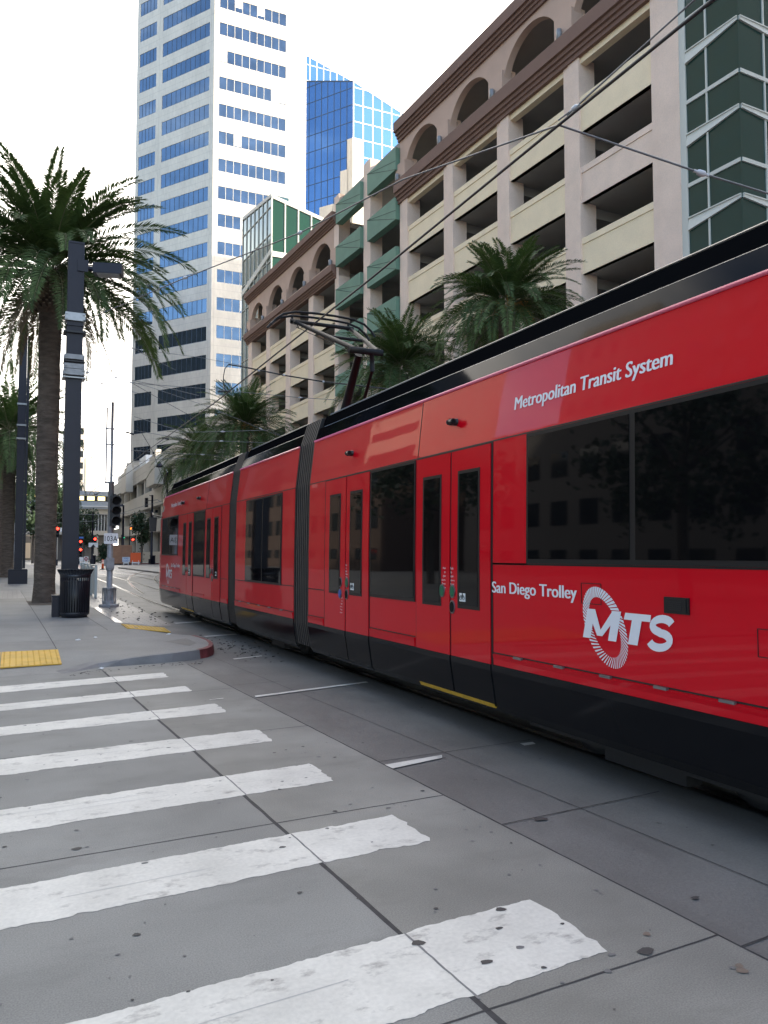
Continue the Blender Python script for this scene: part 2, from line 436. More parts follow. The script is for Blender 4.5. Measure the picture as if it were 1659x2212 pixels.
# zebra bars: (y lower-left, y upper-left at x=-.05, right end x, y top right, y bottom right)
bars = [(10.36, 10.86, 1.87, 11.17, 10.74), (9.15, 9.56, 1.93, 9.93, 9.54), (7.90, 8.30, 2.00, 8.62, 8.12), (6.50, 7.00, 2.05, 7.20, 6.70),
        (5.15, 5.63, 2.09, 5.87, 5.35), (3.84, 4.32, 2.15, 4.51, 4.02), (2.43, 2.98, 2.21, 3.16, 2.62), (1.12, 1.66, 2.26, 1.84, 1.32)]
for (yb, yt, xr, ytr, ybr) in bars:
    mb = MB(); N = 420; xl = -6.5
    sl_t = (ytr - yt) / (xr + .05); sl_b = (ybr - yb) / (xr + .05)
    top = []; bot = []; a1 = a2 = 0
    for i in range(N + 1):
        x = lerp(xl, xr, i / N)
        a1 = a1 * .75 + random.uniform(-.006, .006); a2 = a2 * .75 + random.uniform(-.007, .007)
        if random.random() < .05: a2 += random.uniform(-.010, .018)
        if random.random() < .05: a1 += random.uniform(-.018, .006)
        e = 0
        top.append((x, yt + sl_t * (x + .05) + a1)); bot.append((x, yb + sl_b * (x + .05) + a2))
    for i in range(N):
        t0, t1 = top[i], top[i + 1]; b0, b1 = bot[i], bot[i + 1]
        mb.poly([(b0[0], b0[1], .0018), (b1[0], b1[1], .0018), (t1[0], t1[1], .0018), (t0[0], t0[1], .0018)], M_STRIPE)
    # ragged right end
    ys = [lerp(b1[1], t1[1], k / 12) for k in range(13)]; ex = [xr] + [xr + random.uniform(-.012, .012) + .012 for k in range(11)] + [xr]
    for k in range(12):
        mb.poly([(xr, ys[k], .0018), (ex[k] + .001, ys[k], .0018), (ex[k + 1] + .001, ys[k + 1], .0018), (xr, ys[k + 1], .0018)], M_STRIPE)
    # scrape and seam where the joint telegraphs through
    wob_line(mb, (jointA(yb), yb + sl_b * 1.4 - .01), (jointA(yt), yt + sl_t * 1.4 + .01), .010, M_KERB, .0026, 12, .006)
    for q in range(2):
        x0 = random.uniform(-1.6, .6); y0 = lerp(yb, yt, random.uniform(.25, .75)) + sl_b * x0; ln = random.uniform(.6, 1.5)
        wob_line(mb, (x0, y0), (x0 + ln, y0 + ln * sl_b), .004, M_SEAM, .0026, 10, .004)
    tag(mb.build('crosswalk_bar'), 'worn white painted crossing bar on grey concrete', kind='structure')
tw = MB()
for p in ([(2.50, 8.80), (2.52, 8.90), (4.07, 9.30), (4.07, 9.22)], [(3.44, 15.62), (3.42, 15.80), (4.12, 15.98), (4.13, 15.85)], [(3.47, 18.9), (3.45, 19.15), (4.12, 19.35), (4.12, 19.15)],
          [(2.61, 5.46), (2.60, 5.58), (3.14, 5.66), (3.10, 5.58)], [(3.92, 5.64), (3.93, 5.72), (4.06, 5.72), (4.04, 5.65)], [(3.1, 12.1), (3.1, 12.2), (3.6, 12.36), (3.6, 12.3)], [(2.0, 8.85), (2.0, 8.88), (2.16, 8.91), (2.16, 8.88)]):
    tw.poly([(x, y, .005) for x, y in p], M_STRIPE)
tag(tw.build('lane_marking'), 'short scuffed white lines beside the rails', kind='structure')
# spots: chewing gum, oil, rust
st = MB()
def blob(mb, x, y, r, m, z, sx=1.0):
    n = 10; ph = random.random() * 6
    mb.poly([(x + sx * r * (1 + .25 * math.sin(3 * a + ph) + random.uniform(-.12, .12)) * math.cos(a), y + r * (1 + .2 * math.sin(2 * a + ph)) * math.sin(a), z) for a in [2 * PI * k / n for k in range(n)]], m)
M_GUM = mat('old gum spot', (.15, .145, .14), .8)
M_GUMD = mat('dark gum spot', (.045, .043, .042), .7)
for i in range(420):
    y = random.uniform(1.3, 12) ** 1.0; x = random.uniform(-.6 + .0 * y, 4.0)
    if x > 4.0: continue
    blob(st, x, y, random.choice((.004, .005, .007, .009, .013)), M_GUM if random.random() < .72 else M_GUMD, .0032 + i * 1e-6, random.uniform(.9, 1.5))
for x, y, r_ in ((1.55, 3.0, .035), (2.03, 3.12, .03), (1.72, 2.75, .03), (1.9, 2.62, .014), (2.93, 4.06, .05), (2.92, 2.84, .025), (2.35, 2.55, .045), (-.02, 3.0, .03), (.35, 4.72, .03)):
    blob(st, x, y, r_ * .62, M_GUMD, .0037, 1.4)
for x, y, r_ in ((2.58, 2.28, .02), (2.60, 2.31, .014), (2.46, 2.66, .015)): blob(st, x, y, r_, M_RUST, .0038, 1.2)
tag(st.build('road_stains'), 'gum spots and oil marks on the crossing', kind='structure')

# ------------------------------------------------------------------ pavement corner with dropped kerbs
foot = [(-40, 9.0, 0), (-8, 11.0, 0), (-3, 11.4, 0), (-.6, 11.6, 0), (.64, 11.62, .004), (1.16, 12.05, .05), (1.5, 12.1, .09), (1.86, 12.15, .115), (2.2, 12.22, .125), (2.48, 12.35, .13), (2.66, 12.45, .13),
        (2.8, 12.58, .13), (2.95, 12.85, .13), (3.05, 13.2, .13), (3.12, 13.7, .13), (3.13, 14.3, .125), (3.12, 14.9, .11), (3.1, 15.5, .06), (3.05, 16.3, .012), (3.02, 17.6, .012), (2.6, 18.3, .08), (2.1, 18.5, .12), (2.08, 24, .12), (2.05, 62, .12), (2.05, 200, .12)]
N = len(foot); ctr = Vector((-1.0, 17.5))
def inset(i, d):
    p = Vector(foot[i][:2]); a = Vector(foot[max(i-1, 0)][:2]); b = Vector(foot[min(i+1, N-1)][:2])
    t = (b - a).normalized(); n = Vector((-t.y, t.x))
    if 8 <= i <= 20: n = (Vector((1.6, 16.5)) - p).normalized()
    return p + n * d * (2.0 if i < 6 else 1.0)
wk = MB(); kb = MB(); rk = MB()
def hgt(h, d): return lerp(h, .13, min(1, d / 1.6)) if h < .13 else h
rings = []
for d in (0, .04, .16, .5, .9):
    ring = []
    for i in range(N):
        q = inset(i, d); h = foot[i][2]
        h2 = lerp(h, max(h, .12), min(1, max(0, d - .16) / .72))
        ring.append((q.x, q.y, h2))
    rings.append(ring)
rings[0] = [(x, y, -.015) for x, y, h in rings[0]]
for r_ in range(4):
    for i in range(N - 1):
        q = [rings[r_][i], rings[r_][i+1], rings[r_+1][i+1], rings[r_+1][i]]
        if r_ == 0 or r_ == 1:
            tgt, mm = (rk, M_REDKERB) if 10 <= i <= 15 else (kb, M_KERB if i > 3 and i < 19 else M_WALK)
        else: tgt, mm = wk, M_WALK
        tgt.poly(q, mm)
last = rings[4]
wk.poly(list(last) + [(-40, 200, .12)], M_WALK)
tag(wk.build('pavement'), 'concrete corner pavement with dropped kerbs', kind='structure')
tag(kb.build('kerb'), 'grey concrete kerb round the pavement corner', kind='structure')
tag(rk.build('red_kerb'), 'worn red painted kerb nose at the corner', kind='structure')
pj = MB()
for a, b in (((.65, 13.6), (.60, 17.7)), ((.60, 17.7), (.3, 36)), ((1.78, 14.2), (1.62, 20.3)), ((-6, 14.9), (1.8, 14.9)), ((-6, 17.9), (1.9, 17.9)), ((-6, 21.5), (1.9, 21.5)), ((-6, 26), (1.9, 26))):
    wob_line(pj, a, b, .012, M_JOINT, .1235, 30, .004)
tag(pj.build('pavement_joints'), 'thin scored joints in the pavement', kind='structure')
pv = MB(); pv.poly([(2.14, 18.6, .006), (3.3, 18.4, .006), (3.5, 34, .006), (2.14, 40, .006)], M_PAVER)
pv.poly([(-4.5, 30, .1235), (.4, 30, .1235), (.3, 36.5, .1235), (-4.5, 36.5, .1235)], M_PAVER)
pv.poly([(-4.5, 41, .1235), (.4, 41, .1235), (.2, 46, .1235), (-4.5, 46, .1235)], M_PAVER)
tag(pv.build('paver_strip'), 'dark damp brick pavers beside the rails', kind='structure')
gt = MB(); gt.box(2.2, 2.34, 18.7, 25.5, .006, .03, M_RAILTOP)
tag(gt.build('drain_strip'), 'wet silver drain strip along the pavement edge', kind='structure')
def tactile(name, label, pts, z, rows=10, cols=8):
    mb = MB(); a, b, c, d = [Vector((*p, zz)) for p, zz in zip(pts, z)]
    mb.hexa([a, b, c, d] + [q + Vector((0, 0, .016)) for q in (a, b, c, d)], M_TACT)
    for i in range(rows):
        for j in range(cols):
            s_, t_ = (j + .5) / cols, (i + .5) / rows
            p = a.lerp(b, s_).lerp(d.lerp(c, s_), t_) + Vector((0, 0, .016))
            r_ = .014; mb.lathe(p.x, p.y, [(r_, p.z - .002), (r_ * .7, p.z + .006)], M_TACT, 6)
    o = mb.build(name); tag(o, label, 'tactile paving', 'yellow tactile pads at the dropped kerbs')
for k in range(4):
    x0 = .66 - .80 * (k + 1) + .012; x1 = .66 - .80 * k
    tactile('tactile_pad', ['yellow studded pad nearest the grey kerb at the crossing', 'yellow studded pad second from the grey kerb at the crossing', 'yellow studded pad third from the kerb at the picture edge', 'yellow studded pad furthest left by the crossing'][k],
            [(x0, 12.25 + .1 * x0), (x1, 12.25 + .1 * x1), (x1, 13.4), (x0, 13.4)], (.040, .040, .124, .124), 14, 10)
tactile('tactile_pad', 'yellow studded pad behind the red kerb, facing the tram', [(2.1, 16.72), (2.93, 16.55), (2.98, 17.6), (2.11, 17.78)], (.124, .024, .024, .124), 12, 10)
dk = MB()
dk.poly([(2.35, 13.9, .1345), (2.62, 13.1, .1345), (2.80, 13.4, .1345), (2.80, 14.3, .1345)], M_TRACK)
tag(dk.build('asphalt_patch'), 'dark patch on the pavement nose', kind='structure')
# dirt and leaf litter by the kerb nose
db = MB()
for i in range(150):
    a = random.random(); x = random.gauss(3.45, .28); y = random.gauss(13.6, .9)
    if x < 3.16: continue
    r_ = random.choice((.006, .01, .014, .022)); z0 = .0
    db.hexa([(x + r_ * random.uniform(-1.6, 1.6), y + r_ * random.uniform(-1.6, 1.6), z0 + (.0 if k < 4 else r_ * random.uniform(.3, .7))) for k in range(8)], M_STAIN)
for i in range(90):
    x = random.uniform(2.5, 3.6); y = random.uniform(19, 32); r_ = random.choice((.015, .02, .03))
    db.hexa([(x + r_ * random.uniform(-1.6, 1.6), y + r_ * random.uniform(-1.6, 1.6), .005 + (.0 if k < 4 else r_ * random.uniform(.3, .9))) for k in range(8)], M_STAIN)
for i in range(70):
    x = random.uniform(.7, 2.6); y = 11.62 + max(0, min(.5, (x - .64) * .4)) - random.uniform(.02, .3); r_ = random.choice((.006, .01, .014))
    db.hexa([(x + r_ * random.uniform(-1.6, 1.6), y + r_ * random.uniform(-1.6, 1.6), .001 + (.0 if k < 4 else r_ * random.uniform(.2, .6))) for k in range(8)], M_STAIN)
tag(db.build('gutter_debris'), 'dark leaf litter and grit along the kerb', kind='stuff')
for (x, y, z) in ((1.35, 15.1, .121), (1.05, 14.8, .121), (1.15, 11.85, .002), (2.65, 15.2, .12)):
    mb = MB(); b0 = len(mb.v); n = 9
    for k in range(n):
        a = 2 * PI * k / n; r_ = random.uniform(.03, .055); mb.v.append((x + r_ * math.cos(a), y + r_ * .7 * math.sin(a), z + random.uniform(.0, .022)))
    mb.v.append((x, y, z + .03))
    for k in range(n): mb.face([b0 + k, b0 + (k + 1) % n, b0 + n], M_LITTER)
    tag(mb.build('litter'), 'small crumpled scrap of white paper on the pavement', 'litter', 'paper scraps')
# rails: near track under and ahead of the tram, second track, and the curve beyond
rl = MB()
def rail(path):
    pp = [Vector((x, y)) for x, y in path]
    for i in range(len(pp) - 1):
        d = (pp[i+1] - pp[i]).normalized(); q = Vector((-d.y, d.x))
        for a0, a1, z, m in ((-.10, .10, .0005, M_RAIL), (-.036, .036, .006, M_RAILTOP), (-.09, -.045, .004, M_BLACK)):
            A, B = pp[i], pp[i+1]
            rl.poly([(A.x + q.x*a0, A.y + q.y*a0, z), (A.x + q.x*a1, A.y + q.y*a1, z), (B.x + q.x*a1, B.y + q.y*a1, z), (B.x + q.x*a0, B.y + q.y*a0, z)], m)
for x in (4.31, 5.745): rail([(x, -10), (x, 28), (x + .25, 36), (x + .6, 46), (x + .9, 60), (x + .9, 130)])
for x in (8.2, 9.63): rail([(x, -10), (x, 130)])
def arc(x0, y0, x1, y1, b): return [(lerp(x0, x1, t) - b * math.sin(PI * t), lerp(y0, y1, t)) for t in [k / 14 for k in range(15)]]
rail(arc(4.9, 34, 12.5, 84, 1.2)); rail(arc(6.3, 34, 14.0, 80, 1.2)); rail([(12.5, 84), (13.2, 95), (12.2, 104), (8, 112)]); rail([(3.2, 60), (7, 84), (11, 110)])
tag(rl.build('rails'), 'steel tram rails set in the street', kind='structure')
fs = MB()
for (a, b) in (((1400, 1214.5), (60, 1214.5)),): pass
fs.box(15.5, 60, 142, 144.5, -.01, .16, M_KERB)
fs.box(15.5, 60, 141.6, 142, -.01, .15, M_REDKERB)
fs.box(15.9, 60, 144.5, 220, -.01, .155, M_WALK)
fs.box(21.0, 60, 40, 130, -.01, .14, M_WALK)
fs.box(11.4, 21.0, -8, 100, -.01, .13, M_WALK)
tag(fs.build('far_pavement'), 'pale pavements on the far side of the street', kind='structure')

# ================================================================== TRAM
S = .841
def ty(y): return S * y
def tz(z): return 1.6 + S * (z - 1.6)
PX0, CX = 3.70, 5.025
PROF = [(3.80, .24), (3.745, .33), (3.70, .62), (3.70, 1.6), (3.715, tz(2.75)), (3.785, 3.18)]
def px_at(z):
    P = PROF
    if z <= P[0][1]: return P[0][0]
    for (xa, za), (xb, zb) in zip(P, P[1:]):
        if z <= zb: return lerp(xa, xb, (z - za) / (zb - za))
    return P[-1][0]
def side(y, z, out=0.0): return (px_at(z) - out, y, z)
def panel(mb, y0, y1, z0, z1, out, m, thick=.03):
    """plate on the tram side following its profile"""
    zs = [z0] + [z for _, z in PROF if z0 + .01 < z < z1 - .01] + [z1]
    for a, b in zip(zs, zs[1:]):
        o, i = out, out - thick
        mb.hexa([side(y0, a, o), side(y1, a, o), side(y1, a, i), side(y0, a, i), side(y0, b, o), side(y1, b, o), side(y1, b, i), side(y0, b, i)], m)
tram = thing('tram', 'long red articulated tram with black skirt, white lettering and raised pantograph', 'tram', (CX, 14, 0))
RB = tz(.5); CT = tz(2.755); FOLD = tz(.605)
def loop(full=1.0, dz=0.0, roof=3.2):
    left = [(CX - (CX - x) * full, z) for x, z in PROF[2:]]
    right = [(CX + (CX - x) * full, z) for x, z in reversed(PROF[2:])]
    return left + right
def section(y0, y1, nose=None):
    """painted shell; nose = list of (dy, width factor, top factor) beyond y1 (or before y0)"""
    st_ = [(y0, 1.0, 0.0), (y1, 1.0, 0.0)]
    if nose:
        end, sg = (y1, 1) if nose[0] > 0 else (y0, -1)
        cab = [(end + sg * d, f, dz) for d, f, dz in ((.35, .975, 0), (.62, .93, .02), (.82, .84, .10), (.95, .70, .30))]
        st_ = st_ + cab if sg > 0 else list(reversed(cab)) + st_
    red = MB()
    L_ = (len(PROF) - 2) * 2
    b = len(red.v)
    for (y, f, dz) in st_:
        for k, (x, z) in enumerate(loop(f)):
            y_ = y
            if abs(f - 1) > .001: y_ = y - (1 if nose[0] > 0 else -1) * max(0, (z - 1.2)) * (1 - f) * 1.1
            red.v.append((x, y_, z))
    for i in range(len(st_) - 1):
        for k in range(L_):
            k2 = (k + 1) % L_
            zz = (red.v[b + i*L_ + k][2] + red.v[b + i*L_ + k2][2]) / 2
            red.face([b + i*L_ + k, b + (i+1)*L_ + k, b + (i+1)*L_ + k2, b + i*L_ + k2], M_SKIRT if zz < .66 and False else M_RED)
    red.face([b + k for k in range(L_)], M_RED); red.face([b + (len(st_)-1)*L_ + k for k in reversed(range(L_))], M_RED)
    o = red.build('body_section', tram)
    for sgn in (1, -1):
        sk = MB()
        for (ya, fa, _), (yb, fb, _) in zip(st_, st_[1:]):
            def q(y, f, z, o_): return (CX - sgn * ((CX - px_at(z)) * f + o_), y, z)
            for za, zb in ((.27, .33), (.33, .62), (.62, RB)):
                sk.hexa([q(ya, fa, za, .006), q(yb, fb, za, .006), q(yb, fb, za, -.03), q(ya, fa, za, -.03), q(ya, fa, zb, .006), q(yb, fb, zb, .006), q(yb, fb, zb, -.03), q(ya, fa, zb, -.03)], M_SKIRT)
        sk.build('skirt', tram)
    # roof fairing in two tiers
    sy0, sy1 = y0, y1
    if nose and nose[0] > 0: sy1 = y1 - .15
    if nose and nose[0] < 0: sy0 = y0 + .15
    T1 = [(3.79, 3.184), (3.858, 3.365), (3.90, 3.37), (3.955, 3.54), (4.05, 3.55), (4.05, 3.184)]
    for sgn in (1, -1):
        sh = MB(); bb = 0
        for yy_, cut in ((sy0, 0), (sy1, 0)):
            for (x, z) in T1:
                sl_ = -.30 * (z - 3.184) / .36 if (nose and ((nose[0] > 0 and yy_ == sy1) or (nose[0] < 0 and yy_ == sy0))) else 0
                sh.v.append((CX - sgn * (CX - x), yy_ + (sl_ if yy_ == sy1 else -sl_), z))
        n6 = len(T1)
        for k in range(n6):
            k2 = (k + 1) % n6; sh.face([bb + k, bb + k2, bb + n6 + k2, bb + n6 + k], M_SHROUD if k == 0 else M_SHROUD2)
        sh.face([bb + k for k in range(n6)], M_SHROUD); sh.face([bb + n6 + k for k in reversed(range(n6))], M_SHROUD)
        sh.build('roof_shroud', tram)
    for (xx, z, r_, m_) in ((3.782, 3.176, .016, M_REDP), (3.875, 3.368, .008, M_STEEL), (3.958, 3.545, .010, M_STEEL)):
        tr = MB(); tr.tube([(xx, sy0, z), (xx, sy1 - (.15 if z > 3.3 else 0), z)], r_, m_, 6); tr.build('roof_trim', tram)
    return o
FY0, FY1 = ty(17.82), ty(26.95)
MY0, MY1 = ty(13.17), ty(17.17)
RY0, RY1 = ty(3.02), ty(12.40)
front = section(FY0, FY1, (1,)); mid = section(MY0, MY1); rear = section(RY0, RY1, (-1,))
# bellows between the sections: ribbed hoop
def bellow(y0, y1):
    mb = MB(); n = 8; w_ = (y1 - y0) / n
    lo = [(x + .075, z) for x, z in PROF[1:]] + [(3.93, 3.50)]
    hi = [(x + .008, z) for x, z in PROF[1:]] + [(3.90, 3.52)]
    def ring(y, pr): return [(x, y, z) for x, z in pr] + [(2 * CX - x, y, z) for x, z in reversed(pr)]
    for i in range(n):
        a = y0 + w_ * i
        S_ = [(ring(a, lo), M_GROOVE), (ring(a + w_ * .30, lo), M_GROOVE), (ring(a + w_ * .36, hi), M_RUBBER), (ring(a + w_ * .94, hi), M_GROOVE), (ring(a + w_, lo), None)]
        for (P, m_), (Q, _) in zip(S_, S_[1:]):
            for k in range(len(P)):
                k2 = (k + 1) % len(P); mb.poly([P[k], Q[k], Q[k2], P[k2]], m_)
    mb.build('bellows', tram)
    for y in (y0 + .015, y1 - .015): fr_ = MB(); panel(fr_, y - .03, y + .03, .30, 3.18, -.004, M_BLACK, .05); fr_.build('bellows_frame', tram)
bellow(MY1, FY0); bellow(RY1, MY0)

def window(y0, y1, z0, z1, mull=()):
    fr_ = MB(); panel(fr_, y0, y1, z0, z1, .010, M_BLACK)
    f_ = fr_.build('window', tram)
    cuts = [y0] + list(mull) + [y1]
    for a, b in zip(cuts, cuts[1:]):
        p = MB(); panel(p, a + .028, b - .028, z0 + .035, z1 - .03, .014, M_WGLASS, .01)
        p.build('pane', f_)
W1, W2 = tz(1.06), tz(2.73)
window(ty(9.92) - .0 - .0 - .0 - .02, ty(8.56), W1, CT) if False else None
def leaf(y0, y1, wy0, wy1, buttons=(), sticker=None, words=None, step=False):
    """one door leaf between y0 < y1, window wy0..wy1"""
    d = MB(); panel(d, y0, y1, RB, CT - .012, .012, M_RED, .02); panel(d, y0, y1, .315, RB, .014, M_SKIRT, .02)
    o = d.build('door_leaf', tram)
    gw = MB(); panel(gw, wy0 - .03, wy1 + .03, W1 - .03, tz(2.48) + .03, .016, M_BLACK, .01); g_ = gw.build('window', o)
    gp = MB(); panel(gp, wy0, wy1, W1, tz(2.48), .019, M_WGLASS, .006)
    gp.v = gp.v; gp.build('pane', o)
    for (by, bz, kind) in buttons:
        bt = MB()
        for r_, out_, m_ in ((.046, .022, M_STEEL), (.036, .027, {'g': M_GREEN, 'b': M_BLUEB, 'k': M_LENS}[kind])):
            x_, _, _ = side(by, bz, out_); n = 20
            bt.poly([(x_, by + r_ * math.cos(2 * PI * k / n), bz + 1.35 * r_ * math.sin(2 * PI * k / n)) for k in range(n)], m_)
            x2 = side(by, bz, 0.01)[0]
            for k in range(n):
                a, b = 2 * PI * k / n, 2 * PI * (k + 1) / n
                bt.poly([(x2, by + r_ * math.cos(a), bz + 1.35 * r_ * math.sin(a)), (x2, by + r_ * math.cos(b), bz + 1.35 * r_ * math.sin(b)), (x_, by + r_ * math.cos(b), bz + 1.35 * r_ * math.sin(b)), (x_, by + r_ * math.cos(a), bz + 1.35 * r_ * math.sin(a))], m_)
        bt.build('push_button', o)
    if sticker:
        a, b, z0, z1 = sticker; sb = MB(); panel(sb, a, b, z0, z1, .0215, M_SIGNW, .004)
        c = (a + b) / 2; zc = lerp(z0, z1, .45)
        for r_, dy in ((.018, -.024), (.018, .024)):
            pts = [(side(0, zc, .024)[0], c + dy + r_ * math.cos(2*PI*k/12), zc + r_ * math.sin(2*PI*k/12)) for k in range(13)]
            sb.tube(pts, .0025, M_SIGNK, 4, False)
        xx = side(0, zc, .024)[0]
        sb.tube([(xx, c + .024, zc), (xx, c + .006, zc + .026), (xx, c - .018, zc + .026), (xx, c - .024, zc)], .0025, M_SIGNK, 4)
        sb.tube([(xx, c + .006, zc + .05), (xx, c - .012, zc + .03), (xx, c - .002, zc + .0)], .004, M_SIGNK, 4)
        sb.build('sticker', o)
    if words:
        wy, wz, al = words
        for i, t_ in enumerate(('Push', 'to', 'open', 'doors.', 'Press', 'button')):
            wd = .021 * len(t_) * .62; tx = MB()
            put_text(tx, t_, 0, wd, 0, .021 if i < 3 else .017, lambda x, y: side(wy - x if al > 0 else wy + wd - x, wz - i * .036 + y, .0125), M_WHITE)
            tx.build('lettering', o)
def dopen(y0, y1):
    b = MB(); panel(b, y0 - .012, y1 + .012, .30, CT, .004, M_BLACK, .02); return b.build('door_recess', tram)
def pair(a, m_, b, wA, wB, **k):
    dopen(a, b)
    leaf(a + .008, m_ - .016, wA[0], wA[1], **k.get('lo', {})); leaf(m_ + .016, b - .008, wB[0], wB[1], **k.get('hi', {}))
# door nearest the camera (rear section), then the one beside the bellows, then the two on the front section
BZ1, BZ2 = tz(1.20), tz(1.03)
pair(ty(6.88), ty(7.70), ty(8.53), (ty(7.12), ty(7.50)), (ty(7.94), ty(8.32)),
     lo=dict(buttons=[(ty(7.64), BZ1, 'g'), (ty(7.645), BZ2, 'k')], sticker=(ty(7.36), ty(7.48), tz(1.10), tz(1.19)), words=(ty(7.69), tz(1.44), 1)),
     hi=dict(buttons=[(ty(7.87), BZ1, 'g')], words=(ty(7.80), tz(1.44), -1)))
pair(ty(9.94), ty(10.77), ty(11.63), (ty(10.20), ty(10.58)), (ty(11.01), ty(11.39)),
     lo=dict(buttons=[(ty(10.70), BZ1, 'g'), (ty(10.71), BZ2, 'k')], sticker=(ty(10.43), ty(10.55), tz(1.10), tz(1.20)), words=(ty(10.76), tz(1.44), 1)),
     hi=dict(buttons=[(ty(10.95), BZ1, 'k'), (ty(10.96), BZ2, 'b')], words=(ty(10.88), tz(.96), -1)))
pair(ty(18.56), ty(19.38), ty(20.2), (ty(18.80), ty(19.16)), (ty(19.62), ty(19.98)),
     lo=dict(buttons=[(ty(19.30), BZ1, 'k'), (ty(19.31), BZ2, 'g')], sticker=(ty(18.86), ty(18.98), tz(1.10), tz(1.20)), words=(ty(19.36), tz(1.44), 1)),
     hi=dict(buttons=[(ty(19.5), BZ1, 'g')]))
pair(ty(21.72), ty(22.52), ty(23.44), (ty(21.93), ty(22.24)), (ty(22.70), ty(23.05)),
     lo=dict(buttons=[(ty(22.42), BZ1, 'g')], sticker=(ty(22.0), ty(22.14), tz(1.10), tz(1.20))), hi=dict(buttons=[(ty(22.64), BZ1, 'g')]))
window(ty(8.57), ty(9.90), W1 - .02, CT - .005)
window(ty(20.28), ty(21.62), W1 - .02, CT - .005)
window(ty(13.86), ty(16.33), W1 - .01, tz(2.735), (ty(15.1),))
window(ty(3.4), ty(6.26), tz(1.52), tz(2.75), (ty(4.83),))
window(ty(23.92), ty(26.7), tz(1.585), tz(2.79), (ty(25.3),))
# panel seams
sm = MB()
def hseam(y0, y1, z, h=.012): panel(sm, y0, y1, z - h / 2, z + h / 2, .0035, M_BLACK, .01)
def vseam(y, z0, z1, w_=.012): panel(sm, y - w_ / 2, y + w_ / 2, z0, z1, .0035, M_BLACK, .01)
for a, b in ((RY0, RY1), (MY0, MY1), (FY0, FY1)): hseam(a, b, CT + .006)
vseam(ty(8.53), CT, 3.17, .008); vseam(ty(20.2), CT, 3.17, .008); vseam(ty(6.5) - 2.6, CT, 3.17, .008)
for y in (11.66, 9.93, 8.54, 6.86, 18.5, 20.23, 21.68, 23.47): vseam(ty(y), .30, CT, .011)
hseam(ty(11.7), RY1, tz(1.05)); hseam(RY0, ty(6.86), tz(1.52) - .008, .014); hseam(ty(6.26), ty(6.86), tz(1.52) - .006)
hseam(ty(17.9), ty(18.5), tz(1.05)); hseam(MY0, ty(13.86), tz(1.06)); hseam(ty(16.33), MY1, tz(1.06))
for a, b in ((RY0, ty(6.86)), (MY0, MY1), (ty(23.47), FY1), (ty(8.56), ty(9.92)), (ty(11.68), RY1)): hseam(a + .01, b - .01, FOLD + .012, .011)
for (a, b, c, d) in ((5.47, 5.22, 1.19, 1.36), (3.70, 3.3, .94, 1.12)):
    for z in (c, d): hseam(ty(b), ty(a), tz(z), .004)
    for y in (a, b): vseam(ty(y), tz(c), tz(d), .004)
sm.build('panel_seams', tram)
for a, b in ((RY0, ty(6.85)), (MY0, MY1), (ty(23.47), FY1), (ty(8.56), ty(9.92)), (ty(11.68), RY1), (FY0, ty(18.48)), (ty(20.24), ty(21.66))):
    fl = MB(); bb = 0      # folded lip above the skirt
    for y in (a + .012, b - .012):
        fl.v += [side(y, FOLD, .0), side(y, FOLD, .018), side(y, FOLD - .04, .010), side(y, RB + .003, .008), side(y, RB + .003, 0)]
    for k in range(5):
        k2 = (k + 1) % 5; fl.face([bb + k, bb + k2, bb + 5 + k2, bb + 5 + k], M_RED)
    fl.face([bb + k for k in range(5)], M_RED); fl.face([bb + 5 + k for k in reversed(range(5))], M_RED)
    fl.build('lower_lip', tram)
for y in (6.40, 5.77, 5.16, 4.55, 3.94, 16.7, 16.0, 15.25, 14.55, 13.8, 24.2, 24.8, 25.5, 26.2):
    lt = MB(); panel(lt, ty(y) - .055, ty(y) + .055, FOLD - .002, FOLD + .016, .026, M_STEEL, .02); lt.build('latch', tram)
for y, z in ((10.67, 3.08), (7.66, 3.08), (21.1, 3.1), (23.3, 3.1)):
    c_ = MB(); p = Vector(side(ty(y), tz(z), .03))
    c_.tube([p + Vector((.04, 0, 0)), p + Vector((-.045, 0, -.005))], .034, M_BLACK, 10); c_.tube([p + Vector((-.03, .05, 0)), p + Vector((-.03, -.045, -.004))], [.026, .03], M_BLACK, 10)
    c_.tube([p + Vector((-.03, -.046, -.004)), p + Vector((-.03, -.052, -.004))], .02, M_LENS, 10)
    c_.build('side_camera', tram)
vt = MB(); panel(vt, ty(4.29), ty(4.49), tz(1.18), tz(1.28), .016, M_BLACK, .03)
for k in range(5): panel(vt, ty(4.33), ty(4.45), tz(1.195 + k * .014), tz(1.201 + k * .014), .021, M_DARKST, .01)
panel(vt, ty(4.27), ty(4.51), tz(1.17), tz(1.29), .011, M_BLACK, .03)
vt.build('side_vent', tram)
yl = MB(); panel(yl, ty(6.9), ty(8.52), .30, .335, .022, M_YEL, .05); yl.build('door_step', tram)
yl = MB(); panel(yl, ty(21.8), ty(23.4), .30, .335, .022, M_YEL, .05); yl.build('door_step', tram)
yl = MB(); panel(yl, ty(9.95), ty(11.6), .28, .31, .018, M_DARKST, .05); yl.build('door_step', tram)
def letter(s, ya, yb, z0, cap, sh=0, off=.012, out=.0075, name='lettering'):
    mb = MB()
    for k, dx in enumerate((0, -.005, .005)):      # several strokes give the bold weight
        put_text(mb, s, dx, dx + ya - yb, 0, cap, lambda x, y: side(ya - x, z0 + y, .004 + k * .0002), M_WHITE, sh, 0)
    mb.build(name, tram)
letter('Metropolitan Transit System', ty(6.51), ty(4.44), tz(3.025), .105, 0, .018)
letter('San Diego Trolley', ty(6.86), ty(5.53), tz(1.222), .092, 0, .026)
letter('Metropolitan Transit System', ty(25.4), ty(23.3), tz(3.08), .105, 0, .018)
letter('San Diego Trolley', ty(24.95), ty(23.55), tz(1.235), .09, 0, .026)
